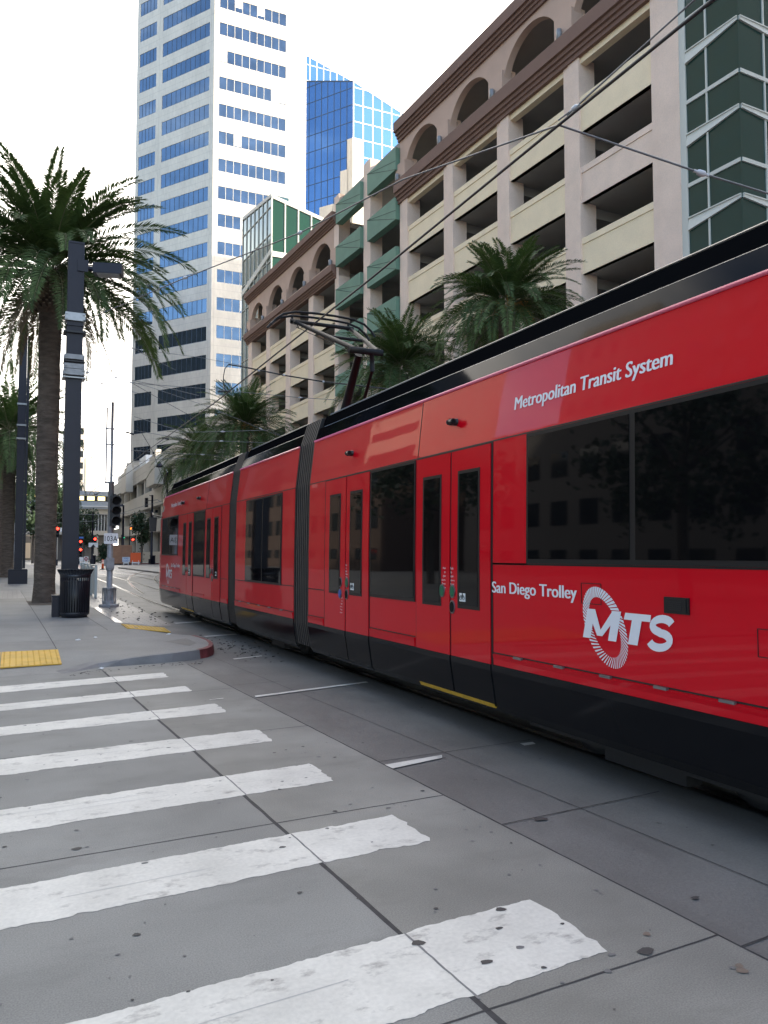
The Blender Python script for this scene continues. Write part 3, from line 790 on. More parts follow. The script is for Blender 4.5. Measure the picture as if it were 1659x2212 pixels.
def logo(yo):
    mb = MB(); cy, cz = ty(5.178) + yo, tz(1.012); n = 60; tilt = R(57)
    for k in range(n):
        a = 2 * PI * k / n
        def el(a_, ra, rb):
            x, y = ra * math.cos(a_), rb * math.sin(a_)
            return (x * math.cos(-tilt) - y * math.sin(-tilt), x * math.sin(-tilt) + y * math.cos(-tilt))
        wv = .5 + .5 * math.cos(a - 2.6); hw = lerp(.20, .40, wv) * 2 * PI / n
        th = .22
        q = [el(a - hw, .30, .19), el(a + hw, .30, .19), el(a + hw * .9 + th, .225, .125), el(a - hw * .9 + th, .225, .125)]
        mb.poly([side(cy - x, cz + y, .004) for x, y in q], M_WHITE)
    # red knock-out behind the letters, then the letters
    mb.build('logo_ring', tram)
    def glyph(name, polys, w_, x0, z0, h, red=False):
        mb = MB()
        for k, pl_ in enumerate(polys):
            mb.poly([side(ty(5.45) + yo - (x0 + x * w_ + .26 * y * h), tz(z0) + y * h, .006 + k * .0003) for x, y in pl_], M_WHITE)
        mb.build(name, tram)
    glyph('logo_letter', [[(0, 0), (.235, 0), (.235, 1), (0, 1)], [(.765, 0), (1, 0), (1, 1), (.765, 1)], [(.0, 1), (.42, .12), (.58, .12), (.24, 1)], [(1, 1), (.76, 1), (.42, .12), (.58, .12)]], .345, .0, .905, .205)
    glyph('logo_letter', [[(.31, 0), (.69, 0), (.69, .82), (.31, .82)], [(-.02, .78), (1.02, .78), (1, 1), (0, 1)]], .235, .385, .90, .205)
    sp = []      # bold S as one swept stroke
    for i in range(33):
        t = i / 32
        if t < .5: a = R(20) + (R(270) - R(20)) * (t / .5); sp.append((.5 + .36 * math.cos(a), .735 + .20 * math.sin(a)))
        else: a = R(90) - (R(250)) * ((t - .5) / .5); sp.append((.5 + .38 * math.cos(a), .285 + .22 * math.sin(a)))
    mb = MB(); wS, hS, th_ = .225, .21, .044; x0 = .615; z0 = tz(.89)
    c_ = [Vector((x * wS, y * hS)) for x, y in sp]; A_ = []; B_ = []
    for i, p in enumerate(c_):
        d = (c_[min(i + 1, 32)] - c_[max(i - 1, 0)]).normalized(); q = Vector((-d.y, d.x)); A_.append(p + q * th_ * .58); B_.append(p - q * th_ * .58)
    for i in range(32):
        mb.poly([side(ty(5.45) + yo - (x0 + q.x + .26 * q.y), z0 + q.y, .006 + i * .00002) for q in (A_[i], A_[i+1], B_[i+1], B_[i])], M_WHITE)
    mb.build('logo_letter', tram)
logo(0); logo(ty(20.35))
# underframe, wheels
uf = MB(); uf.box(4.15, 5.9, RY0 + .2, FY1 + .3, .22, .40, M_BLACK); uf.box(4.0, 6.05, RY0, FY1 + .5, .30, .5, M_BLACK); uf.build('underframe', tram)
for y in (3.6, 5.15, 12.2, 13.75, 20.6, 22.1):
    for x in (4.31, 5.745):
        wh = MB(); prof = [(.0, -.07), (.20, -.07), (.235, -.05), (.25, -.055), (.30, -.055), (.31, -.01), (.30, .06), (.33, .065), (.33, .08), (0, .08)]
        n = 24; b = len(wh.v)
        for r_, d in prof:
            for k in range(n): wh.v.append((x + d, y + r_ * math.cos(2*PI*k/n), .315 + r_ * math.sin(2*PI*k/n)))
        for i in range(len(prof) - 1):
            for k in range(n): wh.face([b + i*n + k, b + i*n + (k+1) % n, b + (i+1)*n + (k+1) % n, b + (i+1)*n + k], M_DARKST, True)
        wh.build('wheel', tram)
for y0, y1 in ((3.1, 5.7), (11.7, 14.2), (20.1, 22.6)):
    bg_ = MB(); bg_.box(4.02, 4.12, y0, y1, .16, .34, M_DARKST); bg_.box(4.06, 4.2, y0 + .9, y1 - .9, .07, .2, M_DARKST); bg_.build('bogie_frame', tram)
# mirror on the cab
mr = MB(); mp_ = at_Y(330, 1133, 23.15)
c0 = Vector(side(ty(26.85), 2.65, 0))
mr.tube([c0, c0 + Vector((-.2, .3, .05)), mp_ + Vector((0, .0, .32)), mp_ + Vector((0, 0, .2))], .018, M_BLACK, 8)
mr.build('mirror_arm', tram)
mr = MB(); X_, Y_, Z_ = mp_
mr.hexa([(X_-.09, Y_-.05, Z_-.2), (X_+.09, Y_-.05, Z_-.2), (X_+.08, Y_+.06, Z_-.2), (X_-.08, Y_+.06, Z_-.2), (X_-.11, Y_-.05, Z_+.2), (X_+.11, Y_-.05, Z_+.2), (X_+.1, Y_+.06, Z_+.2), (X_-.1, Y_+.06, Z_+.2)], M_BLACK)
mr.build('mirror', tram)
mk = MB(); panel(mk, ty(26.7), ty(26.95), 2.78, 2.95, .012, M_STEEL, .03); mk.build('marker_plate', tram)
# pantograph
pan = MB(); pb = Vector((5.0, 12.7, 3.52)); kn = Vector((5.0, 11.45, 4.83)); hd = Vector((5.03, 13.5, 5.90))
pan.tube([pb, kn + Vector((-.08, .08, -.05))], [.085, .06], M_PANT, 12); pan.tube([pb + Vector((.35, .1, .1)), kn + Vector((.16, .1, -.28))], .028, M_PANT, 8)
pan.box(4.5, 5.5, 12.3, 13.6, 3.46, 3.56, M_PANT)
pan.tube([kn + Vector((.16, .1, -.28)), kn + Vector((.1, -.02, .02))], .04, M_PANT, 8)
lower = pan.build('pantograph', tram)
a_ = MB(); a_.tube([kn + Vector((-.29, 0, 0)), kn + Vector((.29, 0, 0))], .055, M_PANT, 12)
a_.build('knee_tube', lower)
hl, hr = hd + Vector((-.55, 0, -.1)), hd + Vector((.55, 0, -.1))
for e, h_ in ((-.2, hl), (.2, hr)):
    a_ = MB(); s_ = kn + Vector((e, 0, .02)); a_.tube([s_, s_.lerp(h_, .78), h_], [.042, .038, .022], M_PANT, 10); a_.build('upper_arm', lower)
a_ = MB(); l1, r1 = (kn + Vector((-.2, 0, 0))).lerp(hl, .45), (kn + Vector((.2, 0, 0))).lerp(hr, .45)
a_.tube([l1, r1], .028, M_PANT, 8); a_.build('arm_brace', lower)
a_ = MB()
for t in (.04, -.04): a_.tube([kn + Vector((t, .02, -.1)), hd + Vector((.5 * (1 if t > 0 else -1), 0, -.2))], .006, M_PANT, 5)
a_.build('steady_rod', lower)
a_ = MB(); a_.tube([hl + Vector((-.06, 0, 0)), hr + Vector((.06, 0, 0))], .035, M_PANT, 10)
for p in (hl, hr):
    a_.tube([p + Vector((0, -.12, -.06)), p + Vector((0, .12, .02))], .035, M_PANT, 8); a_.tube([p + Vector((0, .05, -.02)), p + Vector((0, .1, .12))], .02, M_PANT, 6)
    a_.tube([p + Vector((.05, 0, -.02)), p + Vector((.1, 0, -.12)), p + Vector((.16, 0, -.1)), p + Vector((.18, 0, 0))], .009, M_PANT, 5)
a_.build('head_tube', lower)
for dy in (-.13, .13):
    a_ = MB(); pts = [hd + Vector((x, dy, z)) for x, z in ((-1.0, -.24), (-.92, -.14), (-.78, -.03), (-.55, .035), (-.2, .055), (.2, .055), (.55, .035), (.78, -.03), (.92, -.14), (1.0, -.24))]
    a_.tube(pts, .022, M_PANT, 8); a_.build('contact_strip', lower)
rf = MB(); rf.box(4.3, 5.75, FY0 + 1, FY0 + 4, 3.2, 3.45, M_SHROUD); rf.box(4.3, 5.75, RY0 + 2, RY1 - 2, 3.2, 3.45, M_SHROUD)
rf.build('roof_unit', tram)

# ================================================================== PARKING GARAGE
GA = R(-2.4)
GU = (math.sin(GA), math.cos(GA)); GN = (-math.cos(GA), math.sin(GA))
GF = Fr((22.0, 21.348), GU, GN)
def hit(fr, x, y, n=0.0):
    d = ray(x, y); nn = fr.n; o = fr.o + nn * n
    p = _c + d * (((o - _c).dot(nn)) / d.dot(nn)); q = p - fr.o
    return q.dot(fr.u), p.z
garage = thing('parking_garage', 'long cream and pink parking garage with brown cornices, arches and green balcony panels', 'parking garage', tuple(GF.p(26, -8, 0)))
def gpart(mb, name, parent=None): return mb.build(name, parent or garage)
DEP = 17.0
PR = [(0.0, 1.36), (5.42, 6.45), (10.5, 11.52), (15.6, 16.6), (20.72, 21.72)]
PG = [(25.75, 26.85)]
PL = [(30.85, 31.6), (35.62, 36.68), (40.62, 41.72), (45.7, 46.75), (50.8, 52.0)]
for (a, b) in PR + PG + PL:
    top = 23.15 if a < 21 else (27.9 if a < 26 else (27.6 if a < 31 else 21.6))
    mb = MB(); GF.box(mb, a, b - .34, -.85, .04, 0, top, M_PINK); GF.box(mb, b - .33, b, -.85, .0, 0, top, M_PINK); GF.box(mb, b - .34, b - .325, -.8, -.02, 0, top, M_TLINE)
    if a == 30.85: GF.box(mb, a, b + .1, -.85, .03, 21.6, 27.6, M_PINK)
    if a == 20.72: pass
    gpart(mb, 'pillar')
def baylist(P): return [(P[i][1], P[i + 1][0]) for i in range(len(P) - 1)]
def spandrel(u0, u1, z0, z1, m, n=-.06):
    mb = MB(); GF.box(mb, u0, u1, n - .22, n, z0, z1 - .28, m); GF.box(mb, u0, u1, n - .22, n + .035, z1 - .27, z1, m)
    GF.box(mb, u0, u1, n - .2, n - .012, z1 - .285, z1 - .265, M_TLINE); GF.box(mb, u0, u1, n - .22, n + .012, z0 - .0, z0 + .24, m); 
    gpart(mb, 'parapet_panel')
levR = [21.38 - 3.12 * k for k in range(7)]
levL = [19.88 - 3.05 * k for k in range(7)]
for bi, (a, b) in enumerate(baylist(PR)):
    for k, zt in enumerate(levR): spandrel(a, b, zt - 1.56, zt, M_PINK if (bi == 0 and k == 1) else M_CREAM)
    mb = MB(); GF.box(mb, a, b, -.4, -.06, 22.88, 23.15, M_CREAM); gpart(mb, 'lintel')
for a, b in baylist(PL):
    for k, zt in enumerate(levL): spandrel(a, b, zt - 1.45, zt, M_CREAM)
# green balcony panels
def green(u0, u1, z0, z1):
    mb = MB(); GF.box(mb, u0, u1, -.25, .26, z0, z1, M_GPANEL)
    for (a, b, c, d) in ((u0, z0, u1, z1), (u0, z0 + .55, u1, z1 - .02)):
        p, q = Vector(GF.p(a, .262, b)), Vector(GF.p(b if False else c, .262, d)); mb.tube([p, q], .014, M_JOINT, 4)
    gpart(mb, 'balcony_panel')
for k in range(8):
    green(21.8, 25.78, 25.32 - 3.12 * k, 26.75 - 3.12 * k); green(26.85, 30.9, 25.3 - 3.12 * k, 26.75 - 3.12 * k)
# floors, inner walls, columns
mb = MB()
for k, zt in enumerate(levR): GF.box(mb, .1, 31.2, -DEP, -.3, zt - 1.5, zt - 1.1, M_INT)
GF.box(mb, .1, 31.2, -DEP, -.3, 23.2, 23.6, M_INT); GF.box(mb, .1, 31.2, -DEP, -.4, 27.2, 27.55, M_INT)
for k, zt in enumerate(levL): GF.box(mb, 31.2, 52, -DEP, -.3, zt - 1.4, zt - 1.0, M_INT)
GF.box(mb, 31.2, 52, -DEP, -.3, 21.6, 22.0, M_INT); GF.box(mb, 31.2, 52, -DEP, -.4, 25.4, 25.8, M_INT)
gpart(mb, 'floor_slab')
mb = MB(); GF.box(mb, 0, 52, -DEP - .3, -DEP, 0, 25.5, M_WALLIN); GF.box(mb, 51.7, 52, -DEP, -.9, 0, 25.4, M_WALLIN); GF.box(mb, 0, .3, -DEP, -.9, 0, 27.2, M_WALLIN)
for k, zt in enumerate(levR): GF.box(mb, .4, 31, -5.6, -5.4, zt - 1.1, zt + .25, M_WALLIN)
GF.box(mb, .4, 31, -5.6, -5.4, 23.6, 25.2, M_WALLIN)
for k, zt in enumerate(levL): GF.box(mb, 31.5, 51.6, -5.6, -5.4, zt - 1.0, zt + .2, M_WALLIN)
GF.box(mb, 31.5, 51.6, -5.6, -5.4, 22.0, 23.4, M_WALLIN)
gpart(mb, 'inner_wall')
mb = MB()
for u in (5.9, 11.0, 16.1, 21.2, 26.3, 31.2, 36.1, 41.2, 46.2):
    GF.box(mb, u - .3, u + .3, -5.35, -4.8, 0, 25.3 if u > 31 else 27.2, M_WALLIN); GF.box(mb, u - .3, u + .3, -11.5, -11, 0, 25.3 if u > 31 else 27.2, M_WALLIN)
    for k in range(7):
        zt = (levL if u > 31.5 else levR)[k]; GF.box(mb, u - .25, u + .25, -DEP, -.9, zt - 1.95, zt - 1.5, M_INT)
gpart(mb, 'inner_column')
def cornice(u0, u1, z0, z1, name):
    mb = MB(); h = z1 - z0
    prof = [(-.3, z0), (.12, z0), (.12, z0 + .15*h), (.20, z0 + .17*h), (.20, z0 + .30*h), (.30, z0 + .32*h), (.30, z0 + .46*h), (.42, z0 + .48*h), (.42, z1), (-.3, z1)]
    GF.along(mb, u0, u1, prof, M_BROWN); gpart(mb, name)
cornice(-.1, 21.8, 23.15, 24.42, 'lower_cornice'); cornice(-.1, 21.8, 27.05, 28.2, 'upper_cornice')
cornice(31.3, 52.25, 21.55, 22.5, 'lower_cornice'); cornice(31.3, 52.25, 25.5, 26.4, 'upper_cornice')
# arched top storey
def arches(bays, z0, zs, ztop, u_end0, u_end1):
    mb = MB(); N = 26; n0, n1 = -.36, .0
    edges = [u_end0]
    for a, b in bays:
        r_ = (b - a) / 2; c = (a + b) / 2; ry = r_ * .97
        GF.box(mb, edges[-1], a, n0, n1, z0, ztop, M_TAN)
        prev = None
        for i in range(N + 1):
            t = PI * (1 - i / N); u = c + r_ * math.cos(t); z = zs + ry * math.sin(t)
            if prev:
                pu, pz = prev
                mb.hexa([GF.p(pu, n1, pz), GF.p(u, n1, z), GF.p(u, n0, z), GF.p(pu, n0, pz), GF.p(pu, n1, ztop), GF.p(u, n1, ztop), GF.p(u, n0, ztop), GF.p(pu, n0, ztop)], M_TAN)
            prev = (u, z)
        GF.box(mb, a, b, n0 + .02, n1 - .02, z0, zs + .0 - .02, M_TAN)
        edges.append(b)
    GF.box(mb, edges[-1], u_end1, n0, n1, z0, ztop, M_TAN)
    gpart(mb, 'arched_wall')
BR = [(1.45, 5.85), (6.75, 10.95), (11.95, 16.0), (17.0, 21.1)]
arches(BR, 24.35, 24.72, 27.1, 0.0, 21.7)
BLs = [(32.2, 36.35), (37.4, 41.35), (42.4, 46.4), (47.5, 51.3)]
arches(BLs, 22.45, 23.0, 25.6, 31.4, 52.0)
for us, zb, zt in (((6.3, 11.45, 16.5, 21.45, .7), 24.42, 25.62), ((36.85, 41.9, 46.95, 51.7, 31.75), 22.5, 23.75)):
    for u in us:
        mb = MB(); GF.box(mb, u - .58, u + .58 if u < 51 and u != 31.75 else u + .4, -.5, .14, zb, zt, M_TAN); GF.box(mb, u - .3, u + .3, -.9, -.5, zb, zt + .3, M_PINK); gpart(mb, 'arch_pier')
        mb = MB(); p = GF.p(u + .1, .27, 0); mb.lathe(p[0], p[1], [(.11, zb + .05), (.13, zb + .07), (.13, zb + .48), (.10, zb + .5)], M_GALV, 12); gpart(mb, 'wall_lamp')

# ================================================================== GLASS CORNER BUILDING (right edge)
gcu, _z = hit(GF, 1598, 200, -.05)
glass = thing('glass_building', 'dark green glass corner building with pale sloping sill bands at the right edge', 'building', tuple(GF.p(gcu / 2, -4, 0)))
GC = Fr(GF.p(gcu, -.05, 0), (-GN[0], -GN[1]), (-GU[0], -GU[1]))     # second face, turning away from the street
ZT = 44.0
mb = MB(); GF.box(mb, gcu, -.02, -14, -.05, 0, ZT, M_GGLASS); mb.build('glazing', glass)
mb = MB(); GF.box(mb, -.28, -.0, -1.2, .0, 0, 46, M_GFRAME); mb.build('edge_strip', glass)
GS = Fr(GF.p(0, -.05, 0), GU, GN)
def cr7(cx, cy): return ((2000 + cx * .4068) * .6636, cy * .4068 * .6636)
zthin = hit(GF, *cr7(540, 845))[1]; zthin2 = hit(GF, *cr7(555, 1505))[1]; zw = hit(GF, *cr7(545, 1105))[1]; zw2 = hit(GF, *cr7(560, 1765))[1]
pitch = zthin - zthin2
def wedge(fr, u0, u1, z_, h0, h1, n, m):     # sill that tapers from u0 to u1
    w_ = MB()
    w_.hexa([fr.p(u0, -.02, z_ - h0), fr.p(u1, -.02, z_ - h1), fr.p(u1, n, z_ - h1), fr.p(u0, n * 1.6, z_ - h0), fr.p(u0, -.02, z_), fr.p(u1, -.02, z_), fr.p(u1, n, z_), fr.p(u0, n * .6, z_)], m)
    w_.hexa([fr.p(u0, -.02, z_ + .004), fr.p(u1, -.02, z_ + .004), fr.p(u1, n + .02, z_ + .004), fr.p(u0, n + .02, z_ + .004), fr.p(u0, -.02, z_ + .05), fr.p(u1, -.02, z_ + .05), fr.p(u1, n + .02, z_ + .05), fr.p(u0, n + .02, z_ + .05)], m)
    w_.build('sloping_sill', glass)
for k in range(-9, 4):
    zt = zthin - pitch * k; z_ = zw - pitch * k
    if 0 < zt < ZT:
        w_ = MB(); GS.box(w_, gcu, -.3, 0, .06, zt - .07, zt + .07, M_GFRAME); GC.box(w_, .0, 12, 0, .06, zt - .07, zt + .07, M_GFRAME); w_.build('sill_band', glass)
    if 0 < z_ < ZT:
        wedge(GS, -.3, gcu, z_, .44, .10, .07, M_GFRAME); wedge(GC, 4.0, 0, z_, .44, .10, .07, M_GFRAME)
mb = MB(); um = hit(GF, *cr7(735, 800))[0]
for u in (um,): GS.box(mb, u - .03, u + .03, 0, .05, 0, ZT, M_GFRAME)
for u in (1.25, 2.5, 3.75, 5.0): GC.box(mb, u - .03, u + .03, 0, .05, 0, ZT, M_GFRAME)
GS.box(mb, gcu - .02, gcu + .03, -.02, .03, 0, ZT, M_GGLASS)
mb.build('mullion', glass)

# ================================================================== WHITE OFFICE TOWER
DT = 190.0
tcn = at_depth(457, 600, DT)
TL = Fr((tcn.x, tcn.y), (-.553, .833), (-.833, -.553)); TR = Fr((tcn.x, tcn.y), (1, .004), (0, -1))
tower = thing('office_tower', 'tall pale stone office tower with blue window bands, one face in sun', 'office tower', (tcn.x + 6, tcn.y + 12, 0))
uL = hit(TL, 288, 600)[0]; uR = hit(TR, 640, 500)[0]
zl0 = hit(TL, 345, 322.9)[1]; zl9 = hit(TL, 345, 842.5)[1]; pl = (zl0 - zl9) / 9
zr0 = hit(TR, 475, 47.2)[1]; zr9 = hit(TR, 475, 582)[1]; pr_ = (zr0 - zr9) / 9
HT = 192.0; REC = .34
bandL = [hit(TL, x, 600)[0] for x in (447, 344)]; bandL2 = [hit(TL, x, 600)[0] for x in (330.5, 294)]
bandR = [hit(TR, x, 400)[0] for x in (471, 616)]
rowsL = [zl0 - pl * k for k in range(-9, 19)]; rowsL = [z for z in rowsL if 6 < z < HT - 2]
rowsR = [zr0 - pr_ * k for k in range(-6, 22)]; rowsR = [z for z in rowsR if 6 < z < HT - 2]
hL, hR = pl * .51, pr_ * .455
wall = MB()
def bands(fr, u0, u1, spans, rows, h):
    """stone skin of one face with recessed openings"""
    z = 0.0
    cuts = [(r_ - h, r_) for r_ in sorted(rows)]
    lo = 0.0
    for a, b in cuts:
        fr.box(wall, u0, u1, -REC, 0, lo, a, M_TOWER)
        us = [u0] + [q for s_ in spans for q in s_] + [u1]
        for i in range(0, len(us), 2): fr.box(wall, us[i], us[i + 1], -REC, 0, a, b, M_TOWER)
        fr.box(wall, u0 + .05, u1 - .05, -.2, .012, a - .06, a - .0, M_TLINE) if False else None
        lo = b
    fr.box(wall, u0, u1, -REC, 0, lo, HT, M_TOWER)
    for a, b in cuts:      # panel joints
        fr.box(wall, u0, u1, -.1, .006, b + (pl - h) * .5 - .025, b + (pl - h) * .5 + .025, M_TLINE)
bands(TL, .0, uL, [(bandL[0], bandL[1]), (bandL2[0], bandL2[1])], rowsL, hL)
bands(TR, .0, uR, [(bandR[0], bandR[1])], rowsR, hR)
for u in (bandL[0] - .5, (bandL[1] + bandL2[0]) / 2): TL.box(wall, u - .03, u + .03, -.1, .005, 0, HT, M_TLINE)
for u in (bandR[0] - .7, bandR[1] + .8): TR.box(wall, u - .03, u + .03, -.1, .005, 0, HT, M_TLINE)
c1 = Vector(TL.p(uL, -REC, 0)); c2 = Vector(TR.p(uR, -REC, 0)); c0 = Vector((tcn.x, tcn.y, 0)) + Vector((.5, .55, 0)); c3 = c1 + Vector((12, 22, 0)); c4 = c2 + Vector((3, 30, 0))
core = [c0, c2, c4, c3, c1]
b = len(wall.v)
for zz in (0, HT): wall.v += [(p.x, p.y, zz) for p in core]
for i in range(5): wall.face([b + i, b + (i + 1) % 5, b + 5 + (i + 1) % 5, b + 5 + i], M_TOWER)
wall.face([b + 5 + i for i in range(5)], M_TOWER)
wall.build('wall', tower)
def wins(fr, u0, u1, rows, h, n):
    for z in rows:
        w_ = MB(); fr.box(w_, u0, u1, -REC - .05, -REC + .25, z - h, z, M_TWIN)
        for i in range(1, n): u = lerp(u0, u1, i / n); fr.box(w_, u - .045, u + .045, -REC + .2, -REC + .3, z - h, z, M_MULL)
        fr.box(w_, u0, u1, -REC + .2, -REC + .3, z - h, z - h + .12, M_MULL)
        w_.build('window_band', tower)
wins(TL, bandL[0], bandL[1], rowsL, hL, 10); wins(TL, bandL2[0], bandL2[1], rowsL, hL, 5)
def winsR(fr, u0, u1, rows, h, n):
    for z in rows:
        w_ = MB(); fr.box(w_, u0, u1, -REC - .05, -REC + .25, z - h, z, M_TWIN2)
        for i in range(1, n):
            u = lerp(u0, u1, i / n); m_ = .055; fr.box(w_, u - m_, u + m_, -REC + .2, -.03, z - h, z, M_TOWER)
        for i in range(n):
            if random.random() < .07:
                fr.box(w_, lerp(u0, u1, i / n) + .12, lerp(u0, u1, (i + 1) / n) - .12, -REC + .2, -REC + .27, z - h + random.uniform(0, .5) * h, z, M_WMULL)
        w_.build('window_band', tower)
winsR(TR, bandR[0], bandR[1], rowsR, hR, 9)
# return wing with slanted strips beyond the sunny face
wg = MB(); TW = Fr(TR.p(uR, 0, 0), (.62, .78), (.78, -.62))
zt_w = hit(TR, 655, 160)[1]
TW.box(wg, 0, 7, -3, 0, 0, HT, M_TOWER)
for z in rowsR: TW.box(wg, 1.2, 6.4, -.1, .03, z - hR, z, M_DKWIN)
wg.build('return_wing', tower)

# ================================================================== BLUE SLANT-ROOFED TOWER
DB = 258.0
bc = at_depth(763, 500, DB)
BL_ = Fr((bc.x, bc.y), (-.553, .833), (-.833, -.553)); BRt = Fr((bc.x, bc.y), (1, .0), (0, -1))
blue = thing('blue_tower', 'blue glass tower with slanted roof and white window grid behind the garage', 'office tower', (bc.x, bc.y + 10, 0))
def curtain(fr, pts, u1, glassm, mullm, nu, zp, name, z0=0.0, mw=.14, off=0.0, slab=2.0):
    """glass wall from u=0..u1 whose top follows pts[(u, z)]; mullion grid on it"""
    def topz(u):
        for (a, za), (b, zb) in zip(pts, pts[1:]):
            if u <= b + 1e-6: return lerp(za, zb, (u - a) / (b - a))
        return pts[-1][1]
    g_ = MB()
    us = [p[0] for p in pts]
    for a, b in zip(us, us[1:]):
        g_.hexa([fr.p(a, off, z0), fr.p(b, off, z0), fr.p(b, off - slab, z0), fr.p(a, off - slab, z0), fr.p(a, off, topz(a)), fr.p(b, off, topz(b)), fr.p(b, off - slab, topz(b)), fr.p(a, off - slab, topz(a))], glassm)
    o = g_.build(name, blue if fr in (BL_, BRt, BB_) else green_b)
    g2 = MB()
    for i in range(nu + 1):
        u = u1 * i / nu; fr.box(g2, u - mw / 2, u + mw / 2, off - .05, off + .1, z0, topz(u), mullm)
    zmax = max(p[1] for p in pts); z = z0 + zp
    while z < zmax:
        # clip the rail to the part of the wall that is tall enough
        n = 40; seg = [u1 * i / n for i in range(n + 1) if topz(u1 * i / n) >= z]
        if len(seg) > 1: fr.box(g2, seg[0], seg[-1], off - .05, off + .09, z - mw / 2, z + mw / 2, mullm)
        z += zp
    for a, b in zip(us, us[1:]):
        g2.hexa([fr.p(a, off - .1, topz(a) - .3), fr.p(b, off - .1, topz(b) - .3), fr.p(b, off + .12, topz(b) - .3), fr.p(a, off + .12, topz(a) - .3), fr.p(a, off - .1, topz(a) + .1), fr.p(b, off - .1, topz(b) + .1), fr.p(b, off + .12, topz(b) + .1), fr.p(a, off + .12, topz(a) + .1)], mullm)
    g2.build('mullion_grid', blue if fr in (BL_, BRt, BB_) else green_b)
    return o
BB_ = None; green_b = None
u_l, z_l = hit(BL_, 655, 175); z_c0 = hit(BL_, 763, 175)[1]
u_r, z_r = hit(BRt, 905, 268); z_rc = hit(BRt, 763, 175)[1]
zpit = hit(BL_, 700, 300)[1] - hit(BL_, 700, 336)[1]
curtain(BL_, [(0, z_c0), (u_l, z_l)], u_l, M_BLUEG, M_MULL, 8, zpit, 'shaded_glass_wall', mw=.16)  # darker glass and mullion colours stand for this face's shade
curtain(BRt, [(0, z_rc), (u_r, z_r)], u_r, M_BLUEG2, M_WMULL, 7, zpit, 'sunny_glass_wall', mw=.36)  # paler glass and mullion colours stand for direct sun
bb = at_depth(655, 115, DB + 18); BB_ = Fr((bb.x, bb.y), (1, 0), (0, -1))
ub, zb_ = hit(BB_, 770, 180)
curtain(BB_, [(0, bb.z), (ub, zb_)], ub, M_BLUEG2, M_WMULL, 8, zpit, 'rear_glass_wall', z0=40, mw=.3)
mb = MB()      # pale stone steps at the foot of the glass
for (x0, x1, y0) in ((750, 775, 297), (735, 752, 365), (718, 765, 432), (690, 720, 440)):
    a, z_ = hit(BL_, x1 if x1 < 763 else 762.9, y0, .5); b2 = hit(BL_, x0, y0, .5)[0]
    BL_.box(mb, min(a, b2), max(a, b2), -.5, .5, 0, z_, M_TOWER)
a, z_ = hit(BRt, 765, 297, .4); b2, _q = hit(BRt, 785, 297, .4); BRt.box(mb, a - .6, b2, -.4, .4, 0, z_, M_TOWER)
a, z_ = hit(BRt, 785, 362, .4); b2 = hit(BRt, 880, 362, .4)[0]; BRt.box(mb, a, b2, -.4, .4, 0, z_, M_TOWER)
mb.build('stone_base', blue)

# ================================================================== GREEN GLASS BLOCK
gp_ = at_depth(586, 600, 88)
GB1 = Fr((gp_.x, gp_.y), (-.06, 1.0), (-1, -.06)); GB2 = Fr((gp_.x, gp_.y), (1, .0), (0, -1))
green_b = thing('green_glass_block', 'green mirror glass block with white slanted bands beside the garage end', 'building', (gp_.x + 5, gp_.y + 5, 0))
ug, zg1 = hit(GB1, 525.5, 472); zg0 = hit(GB1, 586, 422)[1]; ugr, zgr = hit(GB2, 700, 474); zgc = hit(GB2, 586, 422)[1]
curtain(GB1, [(0, zg0), (ug, zg1)], ug, M_GBMIR, M_GFRAME, 7, 3.1, 'mirror_wall', mw=.07)
curtain(GB2, [(0, zgc), (ugr, zgr)], ugr, M_GBDK, M_GFRAME, 4, 60.0, 'green_wall', mw=.14)
mb = MB(); z1 = hit(GB2, 590, 546)[1]; GB2.box(mb, 0, ugr, -.05, .14, z1 - .45, z1 + .15, M_GFRAME)
zA = hit(GB1, 586, 540)[1]; zB = hit(GB1, 526, 585)[1]
mb.hexa([GB1.p(0, -.05, zA - .5), GB1.p(ug, -.05, zB - 3.2), GB1.p(ug, .14, zB - 3.2), GB1.p(0, .14, zA - .5), GB1.p(0, -.05, zA + .1), GB1.p(ug, -.05, zB - 2.5), GB1.p(ug, .14, zB - 2.5), GB1.p(0, .14, zA + .1)], M_GFRAME)
mb.build('white_band', green_b)
mb = MB(); u0, z0 = hit(GB2, 604, 565); u1, _q = hit(GB2, 626, 565); z2 = hit(GB2, 604, 585)[1]
for k in range(9): GB2.box(mb, u0, u1, 0, .12, lerp(z2, z0, k / 9), lerp(z2, z0, (k + .55) / 9), M_WMULL)
mb.build('louvre', green_b)

# ================================================================== PODIUM BUILDING at the end of the street
XP = 24.5
pod = thing('podium_building', 'long low pale stone building with stacked window bands at the street end', 'building', (XP + 8, 150, 0))
PF = Fr((XP, 96), (0, 1), (-1, 0)); UE = 132
def pz(x, y): return at_X(x, y, XP).z
zt_ = pz(289.6, 1019); zw1 = pz(249.6, 1071); zw0 = pz(254, 1094)
mb = MB()
levels = [(0, 2.2, False), (2.2, 6.0, True), (6.0, 8.4, False), (8.4, 11.0, True), (11.0, zw0, False), (zw0, zw1, True), (zw1, zt_, False)]
for a, b, op in levels:
    if op: PF.box(mb, 0, UE, -14, -1.4, a, b, M_DKWIN)
    else: PF.box(mb, 0, UE, -14, 0 if a > 5 else -.4, a, b, M_PODIUM)
for u in range(0, UE, 11):
    for a, b, op in levels:
        if op: PF.box(mb, u, u + 1.1, -1.4, -.3, a, b, M_PODIUM)
for z in (zw1 + 1.4, zw1 + 2.8): PF.box(mb, 0, UE, -.1, .01, z - .04, z + .04, M_TLINE)
for u in range(0, UE, 6): PF.box(mb, u, u + .06, -.1, .008, zw1, zt_, M_TLINE)
mb.build('wall', pod)
